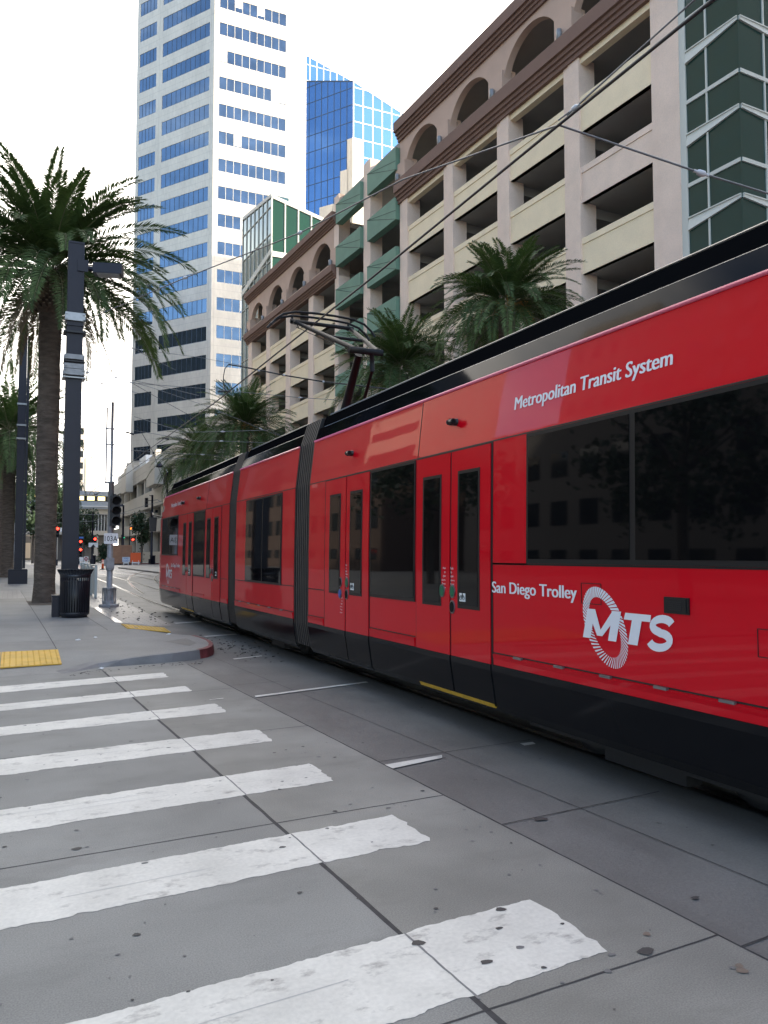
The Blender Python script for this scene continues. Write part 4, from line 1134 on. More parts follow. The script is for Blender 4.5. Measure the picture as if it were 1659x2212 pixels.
for (u0, u1, z0, z1) in ((52, 62, 14.5, 20.6), (93, 101, 16.0, 22.4)):
    mb = MB(); PF.box(mb, u0, u1, 0, 1.6, z0, z1 - 1.6, M_PODIUM); PF.box(mb, u0 + 1, u1 - 1.5, 0, 1.3, z1 - 1.6, z1 - .6, M_PODIUM); PF.box(mb, u0 + 3, u1 - 3, 0, 1.0, z1 - .6, z1 + .6, M_PODIUM); mb.build('projecting_bay', pod)
mb = MB(); PF.box(mb, 100, UE, -10, -1, zt_, zt_ + 2.4, M_PODIUM); PF.box(mb, 88, 98, -10, -2, zt_, zt_ + 3.6, M_BRIDGE); mb.build('roof_block', pod)
for k in range(9):
    mb = MB(); a = 1.3 + k * 11; PF.box(mb, a, a + 9.4, -1.3, -1.15, zw0, zw1, M_TWIN if k in (4, 5, 6) else M_DKWIN)
    for q in range(1, 4): PF.box(mb, a + q * 2.35 - .05, a + q * 2.35 + .05, -1.15, -1.08, zw0, zw1, M_MULL)
    mb.build('window', pod)

# ================================================================== BRIDGE BLOCK ACROSS THE STREET END, FAR TOWERS
YB = 236.0
def bpt(x, y): return at_Y(x, y, YB)
br = thing('covered_bridge', 'pale covered bridge block with lit windows spanning the street end', 'bridge', (0, YB, 0))
zs_ = [bpt(200, y).z for y in (1061, 1071, 1083, 1099, 1107, 1146)]
xl_, xr_ = -22, 26
mb = MB(); mb.box(xl_, xr_, YB, YB + 12, zs_[1], zs_[0], M_BRIDGE); mb.box(xl_, xr_, YB + .6, YB + 12, zs_[2], zs_[1], M_DKWIN); mb.box(xl_, xr_, YB - .3, YB + 12, zs_[3], zs_[2], M_BRIDGE); mb.box(xl_, xr_, YB - .6, YB - .3, zs_[3] + .5, zs_[3] + .8, M_WMULL)
mb.box(xl_, xr_, YB + 1, YB + 12, zs_[4] - .5, zs_[3], M_PODIUM); mb.build('deck', br)
for k in range(17):
    x = xl_ + 1.2 + k * 2.8; w_ = MB(); w_.box(x, x + 1.9, YB + .45, YB + .59, zs_[2] + .3, zs_[1] - .15, M_LITWIN if k % 5 != 2 else M_DKWIN); w_.build('window', br)
mb = MB(); mb.box(xl_, xr_, YB + 2.2, YB + 12, zs_[5], zs_[4] - .5, M_DKWIN)
for k in range(60):
    x = xl_ + .2 + k * .8; mb.box(x, x + .36, YB + 1.6, YB + 2.2, zs_[5], zs_[4] - .5, M_FIN)
mb.build('fin_wall', br)
mb = MB(); mb.box(xl_, xr_, YB + 1.4, YB + 12, zs_[5] - 1.2, zs_[5], M_PODIUM)
for x in (-19, -9, 9.5, 20): mb.box(x, x + 1.6, YB + 2, YB + 3.6, 0, zs_[5] - 1.2, M_PODIUM)
mb.box(10, 26, YB + 5, YB + 6, 0, zs_[5] - 1.2, M_OFFICE2); mb.box(-6, 1.5, YB + 1.2, YB + 2.4, 0, zs_[4], M_FIN)
mb.build('support', br)
def far_tower(name, label, x0, x1, y_top, Y, m, rows, cols, litm, depth=20):
    a = at_Y(x0, y_top, Y); b_ = at_Y(x1, y_top, Y)
    t_ = thing(name, label, 'building', ((a.x + b_.x) / 2, Y + depth / 2, 0))
    mb = MB(); mb.box(a.x, b_.x, Y, Y + depth, 0, a.z, m); mb.build('wall', t_)
    for i in range(rows):
        z1 = a.z - (i + .3) * (a.z - 12) / rows; z0 = z1 - (a.z - 12) / rows * .55
        w_ = MB()
        for j in range(cols):
            u0 = lerp(a.x, b_.x, (j + .18) / cols); u1 = lerp(a.x, b_.x, (j + .82) / cols); w_.box(u0, u1, Y - .06, Y + .1, z0, z1, litm)
        w_.build('window_band', t_)
far_tower('distant_tower', 'pale distant tower glimpsed between palm trunk and pole', 142, 183, 915, 330, M_TOWER, 9, 4, M_DKWIN)
far_tower('distant_block', 'washed out far block right of the navy pole above the bridge', 186, 217, 985, 345, M_TOWER, 5, 3, M_TOWER)
lb = thing('storefront_row', 'low row of lit shopfronts far under the bridge', 'building', (-8, 268, 0))
mb = MB(); mb.box(-24, 6, 262, 274, 0, 9, M_OFFICE2); mb.build('wall', lb)
for k in range(11):
    mb = MB(); x = -23 + k * 2.6; mb.box(x, x + 1.6, 261.8, 261.95, .6, 5.2, M_LITWIN if k % 3 == 0 else M_OFFICE); mb.build('shop_window', lb)

# ---- buildings beyond the picture's edges: they shade the street and show in the glass and paint
def office(name, label, x0, x1, y0, y1, h, m, fl, face):
    t_ = thing(name, label, 'building', ((x0 + x1) / 2, (y0 + y1) / 2, 0))
    mb = MB(); mb.box(x0, x1, y0, y1, 0, h, m); mb.build('wall', t_)
    mb = MB(); n = int(h / fl)
    for k in range(n):
        z0 = 1.2 + k * fl; z1 = z0 + fl * .5
        if face == 'band': mb.box(x1 - .02, x1 + .04, y0 + 1.2, y1 - 1.2, z0 + .2, z1 - .2, M_DKWIN)
        elif face == 'x':
            m_ = int((y1 - y0) / 3.2)
            for j in range(m_): mb.box(x1 - .02, x1 + .04, y0 + 3.2 * j + .7, y0 + 3.2 * j + 2.5, z0, z1, M_DKWIN)
        else:
            m_ = int((y1 - y0) / 3.2)
            for j in range(m_): mb.box(x0 - .04, x0 + .02, y0 + 3.2 * j + .7, y0 + 3.2 * j + 2.5, z0, z1, M_DKWIN)
    tag(mb.build('window_grid', t_), kind='stuff')
office('sandstone_office', 'sunlit sandstone office block mirrored in the tram paint', -52, -40, 100, 119, 96, M_OFFICE, 3.6, 'band')
office('grey_office', 'grey office block across the street mirrored in the green glass', -50, -27, 2, 58, 19, M_OFFICE2, 3.4, 'x')
office('dimming_block', 'low shade toned brick block added beyond the left edge to darken the tram door reflections', -50, -22, 64, 118, 17, mat('shade toned brick', (.07, .05, .042), .9, var=.15, vscale=3), 3.6, 'x')  # unseen block added; its dark walls replace shade in the tram's reflections
office('dark_office', 'dark office slab mirrored in the lower windows of the pale tower', -42, -10, 122, 262, 72, M_DKWIN, 3.6, 'x')
office('rear_office', 'office block hidden behind the garage that shades the foot of the pale tower', 102, 137, 127, 142, 112, M_OFFICE2, 3.6, 'w')
office('shading_block', 'tall block across the side street that shades the crossing', 23, 120, -66, -9, 60, M_OFFICE2, 3.6, 'w')
office('grey_tower', 'tall grey tower block across the street mirrored in the green corner glass', -84, -50, 14, 82, 84, mat('grey tower wall', (.085, .08, .07), .85), 3.4, 'x')

# ================================================================== PALMS
def frond(leafmb, ribmb, base, az, el, length, droop, nleaf, ll, lw, leafm, ribm, twist=0.0, rr=.02):
    n = 18; p = Vector(base); pts = [p.copy()]; dirs = []
    e = el; a = az
    for i in range(n):
        t = i / n
        e_ = el - droop * (t ** 1.35)
        d = Vector((math.cos(e_) * math.sin(a), math.cos(e_) * math.cos(a), math.sin(e_)))
        p = p + d * (length / n); pts.append(p.copy()); dirs.append(d); a += twist / n
    dirs.append(dirs[-1])
    ribmb.tube(pts, [rr * (1 - .85 * i / n) for i in range(n + 1)], ribm, 4, False)
    roll = random.uniform(-.35, .35)
    for k in range(nleaf):
        t = .12 + .88 * (k + random.uniform(-.3, .3)) / nleaf; t = min(max(t, .1), .999)
        f_ = t * n; i = int(f_); c = pts[i].lerp(pts[i + 1], f_ - i); d = dirs[i]
        sd_ = d.cross(Vector((0, 0, 1)))
        sd_ = sd_.normalized() if sd_.length > .05 else Vector((math.cos(a), -math.sin(a), 0))
        up = sd_.cross(d).normalized()
        s2 = sd_ * math.cos(roll) + up * math.sin(roll); u2 = up * math.cos(roll) - sd_ * math.sin(roll)
        prof = (min(1, (t - .05) / .22)) ** .7 * (1 - .62 * max(0, (t - .45) / .55) ** 1.3)
        for sg in (-1, 1):
            L_ = ll * prof * random.uniform(.82, 1.1); fwd = lerp(.35, 1.15, t)
            v = (s2 * sg + d * fwd + u2 * random.uniform(.15, .5)).normalized()
            tip = c + v * L_ + Vector((0, 0, -.16 * L_ * random.uniform(.4, 1.4)))
            m_ = c + v * L_ * .5; wv = d * lw * .5 * random.uniform(.8, 1.2)
            leafmb.poly([c - wv * .6, m_ - wv, tip, m_ + wv], leafm)
def palm(label, x, y, zbase, zc, rb, rt, length, nf, nleaf, ll, lw, seed, boot=True, dead=8, fruit=False, lean=0.0, up=1.0, name='palm_tree', group='palms along the street', core=0.5, elmin=-.75):
    random.seed(seed)
    t_ = thing(name, label, 'palm tree', (x, y, zbase), group)
    zt = zc - (1.0 if boot else .3) * rb * 4.2
    mb = MB(); prof = []; nz_ = 26
    for i in range(nz_ + 1):
        t = i / nz_; z = lerp(zbase - .05, zt + .15, t)
        r_ = lerp(rb, rt, t) * (1.0 + .18 * max(0, (.06 - t) / .06)) * random.uniform(.975, 1.025)
        prof.append((r_, z))
    n = 18; b = len(mb.v)
    for (r_, z) in prof:
        for k in range(n):
            an = 2 * PI * k / n; q = r_ * random.uniform(.97, 1.03); mb.v.append((x + lean * (z - zbase) / 10 + q * math.cos(an), y + q * math.sin(an), z))
    for i in range(nz_):
        for k in range(n): mb.face([b + i*n + k, b + i*n + (k+1) % n, b + (i+1)*n + (k+1) % n, b + (i+1)*n + k], M_TRUNK, True)
    mb.build('trunk', t_)
    cx = x + lean * (zc - zbase) / 10
    if boot:
        mb = MB(); h = zc - zt; R_ = rb * 1.62
        mb.lathe(cx, y, [(rt * .95, zt - .1), (R_ * .9, zt + h * .14), (R_, zt + h * .4), (R_ * .92, zt + h * .75), (R_ * .6, zt + h), (.05, zt + h * 1.15)], M_BOOT, 20)
        for i in range(13):
            for k in range(19):
                an = 2 * PI * (k + .5 * (i % 2)) / 19; zz = zt + h * (.06 + .86 * i / 12)
                rr = R_ * (.9 + .1 * math.sin(PI * (zz - zt) / h)); c_ = Vector((cx + rr * math.cos(an), y + rr * math.sin(an), zz)); o_ = Vector((math.cos(an), math.sin(an), .75)).normalized(); sd_ = Vector((-math.sin(an), math.cos(an), 0))
                w_ = .062 * rb / .36; hh = .05 * rb / .36; ln = .13 * rb / .36
                mb.hexa([c_ - sd_*w_ - Vector((0,0,hh)), c_ + sd_*w_ - Vector((0,0,hh)), c_ + sd_*w_ + Vector((0,0,hh)), c_ - sd_*w_ + Vector((0,0,hh)),
                         c_ + o_*ln - sd_*w_*.8 - Vector((0,0,hh*.6)), c_ + o_*ln + sd_*w_*.8 - Vector((0,0,hh*.6)), c_ + o_*ln + sd_*w_*.7 + Vector((0,0,hh*.5)), c_ + o_*ln - sd_*w_*.7 + Vector((0,0,hh*.5))], M_BOOT)
                e_ = c_ + o_ * (ln + .004); mb.poly([e_ - sd_*w_*.7 - Vector((0,0,hh*.5)), e_ + sd_*w_*.7 - Vector((0,0,hh*.5)), e_ + sd_*w_*.6 + Vector((0,0,hh*.45)), e_ - sd_*w_*.6 + Vector((0,0,hh*.45))], M_BOOTEND)
        mb.build('cut_frond_boots', t_)
    lv = MB(); rb_ = MB(); ga = 2.39996
    for i in range(nf):
        q = (i + .5) / nf
        el = lerp(1.42, elmin, q ** .82) + random.uniform(-.12, .12); az = ga * i + random.uniform(-.25, .25)
        L_ = length * (lerp(.8, 1.06, min(1, q * 2.2))) * random.uniform(.88, 1.08)
        dr = lerp(.75, 1.35, min(1, q * 1.6)) * random.uniform(.75, 1.2) * up
        if el < .15: dr = max(.25, (1.5 + el) * random.uniform(.75, 1.1)); L_ *= 1.16
        st_ = Vector((cx + core * rb * math.sin(az), y + core * rb * math.cos(az), zc + lerp(.7, -.15, q) * rb * 1.6))
        lm = M_LEAF2 if random.random() < .4 else M_LEAF
        frond(lv, rb_, st_, az, el, L_, dr, nleaf, ll, lw, lm, M_RACH, random.uniform(-.4, .4), .022 * length / 4)
    lv.build('fronds', t_); rb_.build('frond_ribs', t_)
    if dead:
        dv = MB()
        for i in range(dead):
            az = ga * i * 1.7 + .4; el = random.uniform(-1.0, -.6)
            st_ = Vector((cx + rb * 1.1 * math.sin(az), y + rb * 1.1 * math.cos(az), zc - .45 * rb * 2))
            frond(dv, dv, st_, az, el, length * random.uniform(.55, .92), random.uniform(.4, .7), int(nleaf * .8), ll * .55, lw * .8, M_DEAD, M_DEAD, random.uniform(-.4, .4), .02 * length / 4)
        dv.build('dry_fronds', t_)
    if fruit:
        fm = MB()
        for i in range(16):
            az = ga * i; st_ = Vector((cx, y, zc))
            p1 = st_ + Vector((math.sin(az), math.cos(az), .35)) * .5; p2 = st_ + Vector((math.sin(az) * .95, math.cos(az) * .95, random.uniform(-.55, -.1)))
            fm.tube([st_, p1, p2], [.02, .015, .01], M_FRUIT, 4)
            for q in range(46):
                c_ = p1.lerp(p2, random.random()) + Vector([random.gauss(0, .09) for _ in range(3)]); r_ = random.uniform(.012, .03)
                fm.poly([c_ + Vector((r_, 0, 0)), c_ + Vector((0, r_, r_)), c_ + Vector((-r_, 0, 0)), c_ + Vector((0, -r_, -r_))], M_FRUIT)
        fm.build('date_stalks', t_)
palm('big palm with pineapple-shaped trunk top beside the navy lamp pole', 0.90, 27.1, .1, 10.6, .31, .33, 4.0, 104, 104, .58, .054, 3, True, 12, core=.7, elmin=-.28)
palm('shaggy palm behind the second navy pole at the left edge', -.35, 58, .1, 9.6, .38, .38, 5.2, 100, 60, .75, .085, 11, True, 12, elmin=-.7, core=.9)
palm('dark palm trunk cut by the left picture edge', -1.0, 74, .1, 11.5, .42, .42, 4.9, 80, 44, .7, .08, 12, True, 8, elmin=-.7)
def palm_at(label, xd, yd, X, length, seed, nf=70, nleaf=44, ll=.45, lw=.04, fruit=False, **k):
    p = at_X(xd, yd, X); palm(label, p.x, p.y, .1, p.z, .3, .3, length, nf, nleaf, ll, lw, seed, False, 0, fruit, **k)
palm_at('palm with orange date stalks rising above the tram roof in front of the cream garage', 1095, 665, 15.5, 2.7, 21, 105, 66, .48, .045, True, elmin=-.35, up=1.1)
palm_at('palm half hidden behind the pantograph', 868, 800, 16, 3.3, 22, 120, 58, .5, .05, False, elmin=-.35, up=1.1)
palm_at('palm behind the tram joint with a few date stalks', 528, 925, 14.8, 4.2, 23, 130, 54, .62, .06, True, elmin=-.45, up=1.1)
palm_at('palm over the tram front, left of its neighbour', 440, 985, 14.4, 4.3, 24, 120, 50, .62, .065, False, elmin=-.55, up=1.1)

# ================================================================== STREET TREES
def tree(label, x, y, h, r, hz, seed, n=2600, leafs=.22, name='street_tree', zb=.1):
    random.seed(seed); t_ = thing(name, label, 'tree', (x, y, zb), 'round street trees')
    tr = MB(); cz = h - hz
    tr.tube([(x, y, zb), (x + .05, y, cz * .5), (x, y + .05, cz * .9), (x, y, cz + hz * .3)], [.22, .18, .15, .05], M_BARK, 9)
    for i in range(7):
        a = i * .9; tr.tube([(x, y, cz * .75 + i * .1), (x + r * .35 * math.cos(a), y + r * .35 * math.sin(a), cz), (x + r * .7 * math.cos(a), y + r * .7 * math.sin(a), cz + hz * .35)], [.09, .06, .02], M_BARK, 6)
    tr.build('trunk', t_)
    cl = []
    for i in range(26):
        while True:
            q = Vector((random.uniform(-1, 1), random.uniform(-1, 1), random.uniform(-.85, 1)))
            if .25 < q.length < 1: break
        cl.append((q, random.uniform(.25, .42)))
    lv = MB()
    for i in range(n):
        q, s_ = random.choice(cl); d = Vector([random.gauss(0, .5) for _ in range(3)]) * s_
        p = q + d; c_ = Vector((x + p.x * r, y + p.y * r, cz + p.z * hz)); s2 = leafs * random.uniform(.6, 1.3)
        a = Vector([random.uniform(-1, 1) for _ in range(3)]).normalized(); b_ = a.orthogonal().normalized()
        lv.poly([c_ - a * s2 * .5, c_ + b_ * s2 * .3, c_ + a * s2 * .5, c_ - b_ * s2 * .3], M_TLEAF)
    lv.build('crown', t_)
def tree_far(label, cx0, cx1, cy0, cy1, Y, seed, n=2200, leafs=.4, name='street_tree'):
    a = at_Y(*far_px(cx0, cy1), Y); b_ = at_Y(*far_px(cx1, cy0), Y); r = (b_.x - a.x) / 2; hz = (b_.z - a.z) / 2
    tree(label, (a.x + b_.x) / 2, Y, b_.z, r, hz, seed, n, leafs, name)
tree_far('dark round street tree behind the near red lights, left of the signal mast', 215, 640, 460, 930, 180, 31, 3200, .55)
tree_far('dark street tree between the lamp and the tram front', 1070, 1345, 490, 900, 148, 32, 2800, .45)
tree_far('low bushy shrub behind the signal mast', 625, 760, 915, 1130, 165, 33, 1500, .4, 'shrub')
tree('dark tree behind the second navy pole, under the bridge', 3.0, 150, 15, 5.5, 5.0, 34, 4200, .75)
mb = MB()
for i in range(900):
    x = random.uniform(15, 24); y = random.uniform(165, 180); s2 = random.uniform(.2, .5); z = .3 + random.random() ** 2 * 2.0 * (1 if x > 17 else .5)
    a = Vector([random.uniform(-1, 1) for _ in range(3)]).normalized(); b_ = a.orthogonal().normalized(); c_ = Vector((x, y, z)); mb.poly([c_ - a * s2 * .5, c_ + b_ * s2 * .3, c_ + a * s2 * .5, c_ - b_ * s2 * .3], M_TLEAF)
tag(mb.build('planting'), 'low green planting bed beyond the kerb', 'planting', kind='stuff')

tree('spreading tree beyond the left edge, nearest the crossing, mirrored in the tram windows', -12.5, 7, 8.5, 3.6, 2.8, 41, 2400, .3)
tree('spreading tree beyond the left edge by the brick block', -13, 20, 9, 3.8, 3.0, 42, 2400, .3)
tree('spreading tree beyond the left edge past the bin', -12, 36, 9, 3.8, 3.0, 43, 2400, .3)
# ================================================================== LAMP POLES
def pole_at(label, x, y, zt, w_, base, lamp, group='navy street poles'):
    t_ = thing('street_pole', label, 'lamp post', (x, y, .12), group)
    mb = MB(); h = w_ / 2
    mb.box(x - h, x + h, y - h * .8, y + h * .8, .12, zt, M_NAVY)
    for sx in (-1, 1): mb.box(x + sx * h - .012, x + sx * h + .012, y - h * .8 - .012, y + h * .8 + .012, .12, zt, M_NAVY)      # flanged edges
    mb.box(x - h - .012, x + h + .012, y - h * .8 - .012, y + h * .8 + .012, zt, zt + .05, M_NAVY)
    mb.build('shaft', t_)
    mb = MB(); bw = base / 2; mb.box(x - bw, x + bw, y - bw, y + bw, .12, .12 + base * .8, M_NAVY); mb.box(x - bw + .02, x + bw - .02, y - bw + .02, y + bw - .02, .12 + base * .8, .15 + base * .8, M_NAVY); mb.build('base_box', t_)
    return t_
near = pole_at('near navy box-section lamp pole behind the litter bin', 1.27, 21.2, 9.42, .355, .62, True)
mb = MB(); pl_ = Vector((1.27, 21.2, 8.85))
mb.box(1.30, 1.55, 21.02, 21.06 - .02, 8.72, 9.02, M_NAVY); mb.tube([pl_ + Vector((.1, -.05, 0)), pl_ + Vector((.5, -.15, -.03))], .06, M_NAVY, 10); mb.build('lamp_bracket', near)
mb = MB(); u_ = Vector((.96, -.28, 0)); v_ = Vector((.28, .96, 0)); o_ = pl_ + Vector((.42, -.14, 0))
def lp(a, b, c): q = o_ + u_ * a + v_ * b; return (q.x, q.y, q.z + c)
mb.hexa([lp(0, -.17, -.16), lp(.70, -.17, -.16), lp(.70, .17, -.16), lp(0, .17, -.16), lp(.0, -.17, .10), lp(.70, -.17, .10), lp(.70, .17, .10), lp(.0, .17, .10)], M_NAVY)
lh = mb.build('lamp_head', near)
mb = MB(); mb.hexa([lp(.10, -.13, -.19), lp(.62, -.13, -.19), lp(.62, .13, -.19), lp(.10, .13, -.19), lp(.08, -.15, -.158), lp(.64, -.15, -.158), lp(.64, .15, -.158), lp(.08, .15, -.158)], M_STEEL); mb.build('lamp_lens', lh)
def clamp(parent, x, y, z, w_, h, m, bolts=True):
    mb = MB(); mb.box(x - w_ / 2, x + w_ / 2, y - w_ * .42, y + w_ * .42, z - h / 2, z + h / 2, m)
    for sx in (-1, 1):
        for sz in (-1, 1) if h > .12 else (0,): mb.tube([(x + sx * w_ * .42, y - w_ * .42 - .03, z + sz * h * .3), (x + sx * w_ * .42, y - w_ * .42 + .02, z + sz * h * .3)], .022, m, 6)
    mb.build('clamp', parent)
zc_ = lambda yy: at_Y(160, yy, 21.0).z
clamp(near, 1.27, 21.2, zc_(683), .47, .20, M_STEEL); clamp(near, 1.27, 21.2, zc_(701), .41, .03, M_NAVY); clamp(near, 1.27, 21.2, zc_(716), .52, .05, M_DARKST)
for yy, ww, hh, m_ in ((770, .48, .12, M_GALV), (780, .50, .025, M_DARKST), (790, .47, .12, M_GALV), (803, .50, .15, M_GALV), (815, .54, .03, M_STEEL)): clamp(near, 1.27, 21.2, zc_(yy), ww, hh, m_)
second = pole_at('second navy pole standing by the pavers near the left edge', .23, 45.1, 13.6, .36, .9, False)
mb = MB(); mb.box(.43, .56, 45.0, 45.2, .9, 13.0, M_NAVY); mb.build('conduit', second)
for z in (9.4, 8.3, 7.6): clamp(second, .23, 45.1, z, .46, .09, M_STEEL)

# ================================================================== LITTER BIN
bx, by = 1.35, 20.33
bin_ = thing('litter_bin', 'black slatted litter bin with flared rim at the foot of the navy pole', 'litter bin', (bx, by, .12))
mb = MB(); mb.lathe(bx, by, [(.29, .13), (.29, .17), (.33, .2), (.33, .24), (.31, .25)], M_BIN, 36); mb.lathe(bx, by, [(.33, 1.06), (.345, 1.08), (.345, 1.13), (.33, 1.14), (.33, 1.06)], M_BIN, 36, False)
mb.lathe(bx, by, [(.345, 1.13), (.36, 1.17), (.40, 1.25), (.405, 1.255), (.395, 1.26), (.35, 1.17), (.33, 1.14)], M_BIN, 36, False)
for k in range(36):
    a = 2 * PI * k / 36; a2 = .035
    for (r0, z0, r1, z1) in ((.332, .22, .340, 1.08),):
        p = [(bx + r * math.cos(a + d), by + r * math.sin(a + d), z) for z, r in ((z0, r0), (z1, r1)) for d in (-a2, a2)]
        q = [(bx + (r - .012) * math.cos(a + d), by + (r - .012) * math.sin(a + d), z) for z, r in ((z0, r0), (z1, r1)) for d in (-a2, a2)]
        mb.hexa([p[0], p[1], q[1], q[0], p[2], p[3], q[3], q[2]], M_BIN)
for k in range(36):
    a = 2 * PI * k / 36; mb.tube([(bx + .345 * math.cos(a), by + .345 * math.sin(a), 1.14), (bx + .405 * math.cos(a), by + .405 * math.sin(a), 1.257)], .010, M_BIN, 4)
mb.build('slatted_shell', bin_)
mb = MB(); mb.lathe(bx, by, [(.29, .2), (.30, .98), (.29, .98), (.28, .2)], M_BLACK, 28); mb.build('liner', bin_)
jb = thing('ground_box', 'small dark green box on the pavement left of the litter bin', 'utility box', (.93, 20.75, .12))
mb = MB(); mb.box(.86, 1.03, 20.55, 20.9, .12, .62, M_NAVY); mb.box(.85, 1.04, 20.54, 20.91, .60, .64, M_NAVY); mb.build('cabinet', jb)
mb = MB(); mb.box(.88, 1.01, 20.535, 20.55, .18, .56, M_NAVY); mb.build('door', jb)
so_ = MB(); so_.poly([(.45, 25.6, .125), (1.5, 25.4, .125), (1.6, 27.9, .125), (.4, 28.1, .125)], M_SOIL); tag(so_.build('tree_pit'), 'bare soil pit round the big palm', kind='structure')

# ================================================================== SIGNAL MAST 103A
mx_, my_ = 2.70, 25.85
mast = thing('signal_mast', 'grey steel tram signal mast with unlit three-lens head', 'signal mast', (mx_, my_, .01))
mb = MB(); mb.lathe(mx_, my_, [(.30, .01), (.30, .07), (.27, .10)], M_GALV, 8, smooth=False); mb.lathe(mx_, my_, [(.20, .09), (.19, .18), (.16, .2), (.17, .5), (.19, .55), (.19, .60), (.13, .62)], M_GALV, 12, smooth=False)
for k in range(6): a = k * PI / 3; mb.tube([(mx_ + .19 * math.cos(a), my_ + .19 * math.sin(a), .12), (mx_ + .19 * math.cos(a), my_ + .19 * math.sin(a), .58)], .02, M_GALV, 6)
mb.build('foot', mast)
zp_ = lambda yy: at_Y(235, yy, my_).z
mb = MB(); mb.tube([(mx_, my_, .55), (mx_, my_, zp_(1042))], .088, M_GALV, 14); mb.tube([(mx_, my_, zp_(1042)), (mx_, my_, zp_(868))], .045, M_GALV, 10); mb.tube([(mx_ - .16, my_, zp_(1038)), (mx_ - .16, my_, zp_(880))], .025, M_GALV, 8)
for yy in (926, 960): mb.box(mx_ - .2, mx_ + .07, my_ - .03, my_ + .03, zp_(yy) - .02, zp_(yy) + .02, M_GALV)
mb.box(mx_ - .2, mx_ + .1, my_ - .04, my_ + .04, zp_(1042) - .03, zp_(1042) + .03, M_GALV)
mb.build('pipe', mast)
mb = MB(); z0, z1 = zp_(1136), zp_(1072); xc = mx_ + .11
mb.box(xc - .15, xc + .15, my_ - .22, my_ - .02, z0, z1, M_SIGNAL); mb.box(xc - .04, xc + .04, my_ - .16, my_ - .04, z0 - .08, z1 + .06, M_SIGNAL)
for k in range(1, 3): mb.box(xc - .152, xc + .152, my_ - .222, my_ - .02, lerp(z0, z1, k / 3) - .006, lerp(z0, z1, k / 3) + .006, M_DARKST)
sh_ = mb.build('signal_head', mast)
for k in range(3):
    zc2 = lerp(z0, z1, (k + .5) / 3); mb = MB(); n = 20; b = len(mb.v); r_ = .135
    xo = xc + .02
    for i in range(n + 1):
        a = -.5 + (PI + 1.0) * i / n
        for d, rr in ((0, r_), (.22, r_ * 1.02), (.22, r_ * .96), (0, r_ * .95)): mb.v.append((xo + rr * math.cos(a), my_ - .22 - d * (1 if math.sin(a) > -.2 else .45), zc2 + rr * math.sin(a)))
    for i in range(n):
        for q in range(4): mb.face([b + i*4 + q, b + i*4 + (q+1) % 4, b + (i+1)*4 + (q+1) % 4, b + (i+1)*4 + q], M_SIGNAL)
    mb.build('visor', sh_)
    mb = MB(); mb.poly([(xo + .12 * math.cos(2*PI*i/20), my_ - .226, zc2 + .12 * math.sin(2*PI*i/20)) for i in range(20)], M_LENS); mb.build('lens', sh_)
mb = MB(); zb0, zb1 = zp_(1228), zp_(1205); mb.box(mx_ - .11, mx_ + .12, my_ - .12, my_ + .1, zb0, zb1, M_GALV); mb.box(mx_ - .17, mx_ - .11, my_ - .06, my_ + .06, zb0 + .08, zb1 - .05, M_GALV); mb.tube([(mx_, my_, zb0 - .05), (mx_, my_, zb0 + .02)], .12, M_GALV, 12); mb.build('junction_box', mast)
sz0, sz1 = zp_(1175), zp_(1152); sxa, sxb = at_Y(224.5, 1160, my_ - .1).x, at_Y(255, 1160, my_ - .1).x
mb = MB()
c_ = .03; pts = []
for (cx_, cz_, a0) in ((sxb - c_, sz1 - c_, 0), (sxa + c_, sz1 - c_, PI / 2), (sxa + c_, sz0 + c_, PI), (sxb - c_, sz0 + c_, 1.5 * PI)):
    for i in range(5): a = a0 + PI / 2 * i / 4; pts.append((cx_ + c_ * math.cos(a), cz_ + c_ * math.sin(a)))
n = len(pts); b = len(mb.v); mb.v += [(x, my_ - .11, z) for x, z in pts] + [(x, my_ - .10, z) for x, z in pts]
mb.face(list(reversed(range(b, b + n))), M_SIGNW); mb.face([b + n + i for i in range(n)], M_SIGNW)
for i in range(n): mb.face([b + i, b + (i+1) % n, b + n + (i+1) % n, b + n + i], M_SIGNW)
plate = mb.build('number_plate', mast)
mb = MB(); ww = sxb - sxa; put_text(mb, '103A', 0, ww * .88, 0, (sz1 - sz0) * .46, lambda x, y: (sxa + ww * .06 + x, my_ - .114, sz0 + (sz1 - sz0) * .27 + y), M_SIGNK, 0, .012, 1.08)
for z in (sz0 + .05, sz1 - .05): mb.tube([((sxa + sxb) / 2, my_ - .118, z), ((sxa + sxb) / 2, my_ - .11, z)], .012, M_GALV, 8)
mb.build('lettering', plate)

# ================================================================== PANEL FENCE
fn = thing('panel_fence', 'low pale panel fence behind the bin beside the tracks', 'fence', (2.85, 36, .01))
fa, fb = Vector((2.78, 31.2, 0)), Vector((2.98, 41.0, 0))
nP = 4
for i in range(nP + 1):
    p = fa.lerp(fb, i / nP); mb = MB(); mb.box(p.x - .045, p.x + .045, p.y - .045, p.y + .045, .01, 1.22, M_PANELW); mb.build('post', fn)
for i in range(nP):
    p, q = fa.lerp(fb, i / nP), fa.lerp(fb, (i + 1) / nP); mb = MB()
    mb.hexa([(p.x - .015, p.y + .05, .12), (p.x + .015, p.y + .05, .12), (q.x + .015, q.y - .05, .12), (q.x - .015, q.y - .05, .12), (p.x - .015, p.y + .05, 1.12), (p.x + .015, p.y + .05, 1.12), (q.x + .015, q.y - .05, 1.12), (q.x - .015, q.y - .05, 1.12)], M_PANELW); mb.build('panel', fn)
mb = MB(); mb.tube([fa + Vector((0, 0, 1.2)), fb + Vector((0, 0, 1.2))], .035, M_PANELW, 6); mb.build('top_rail', fn)

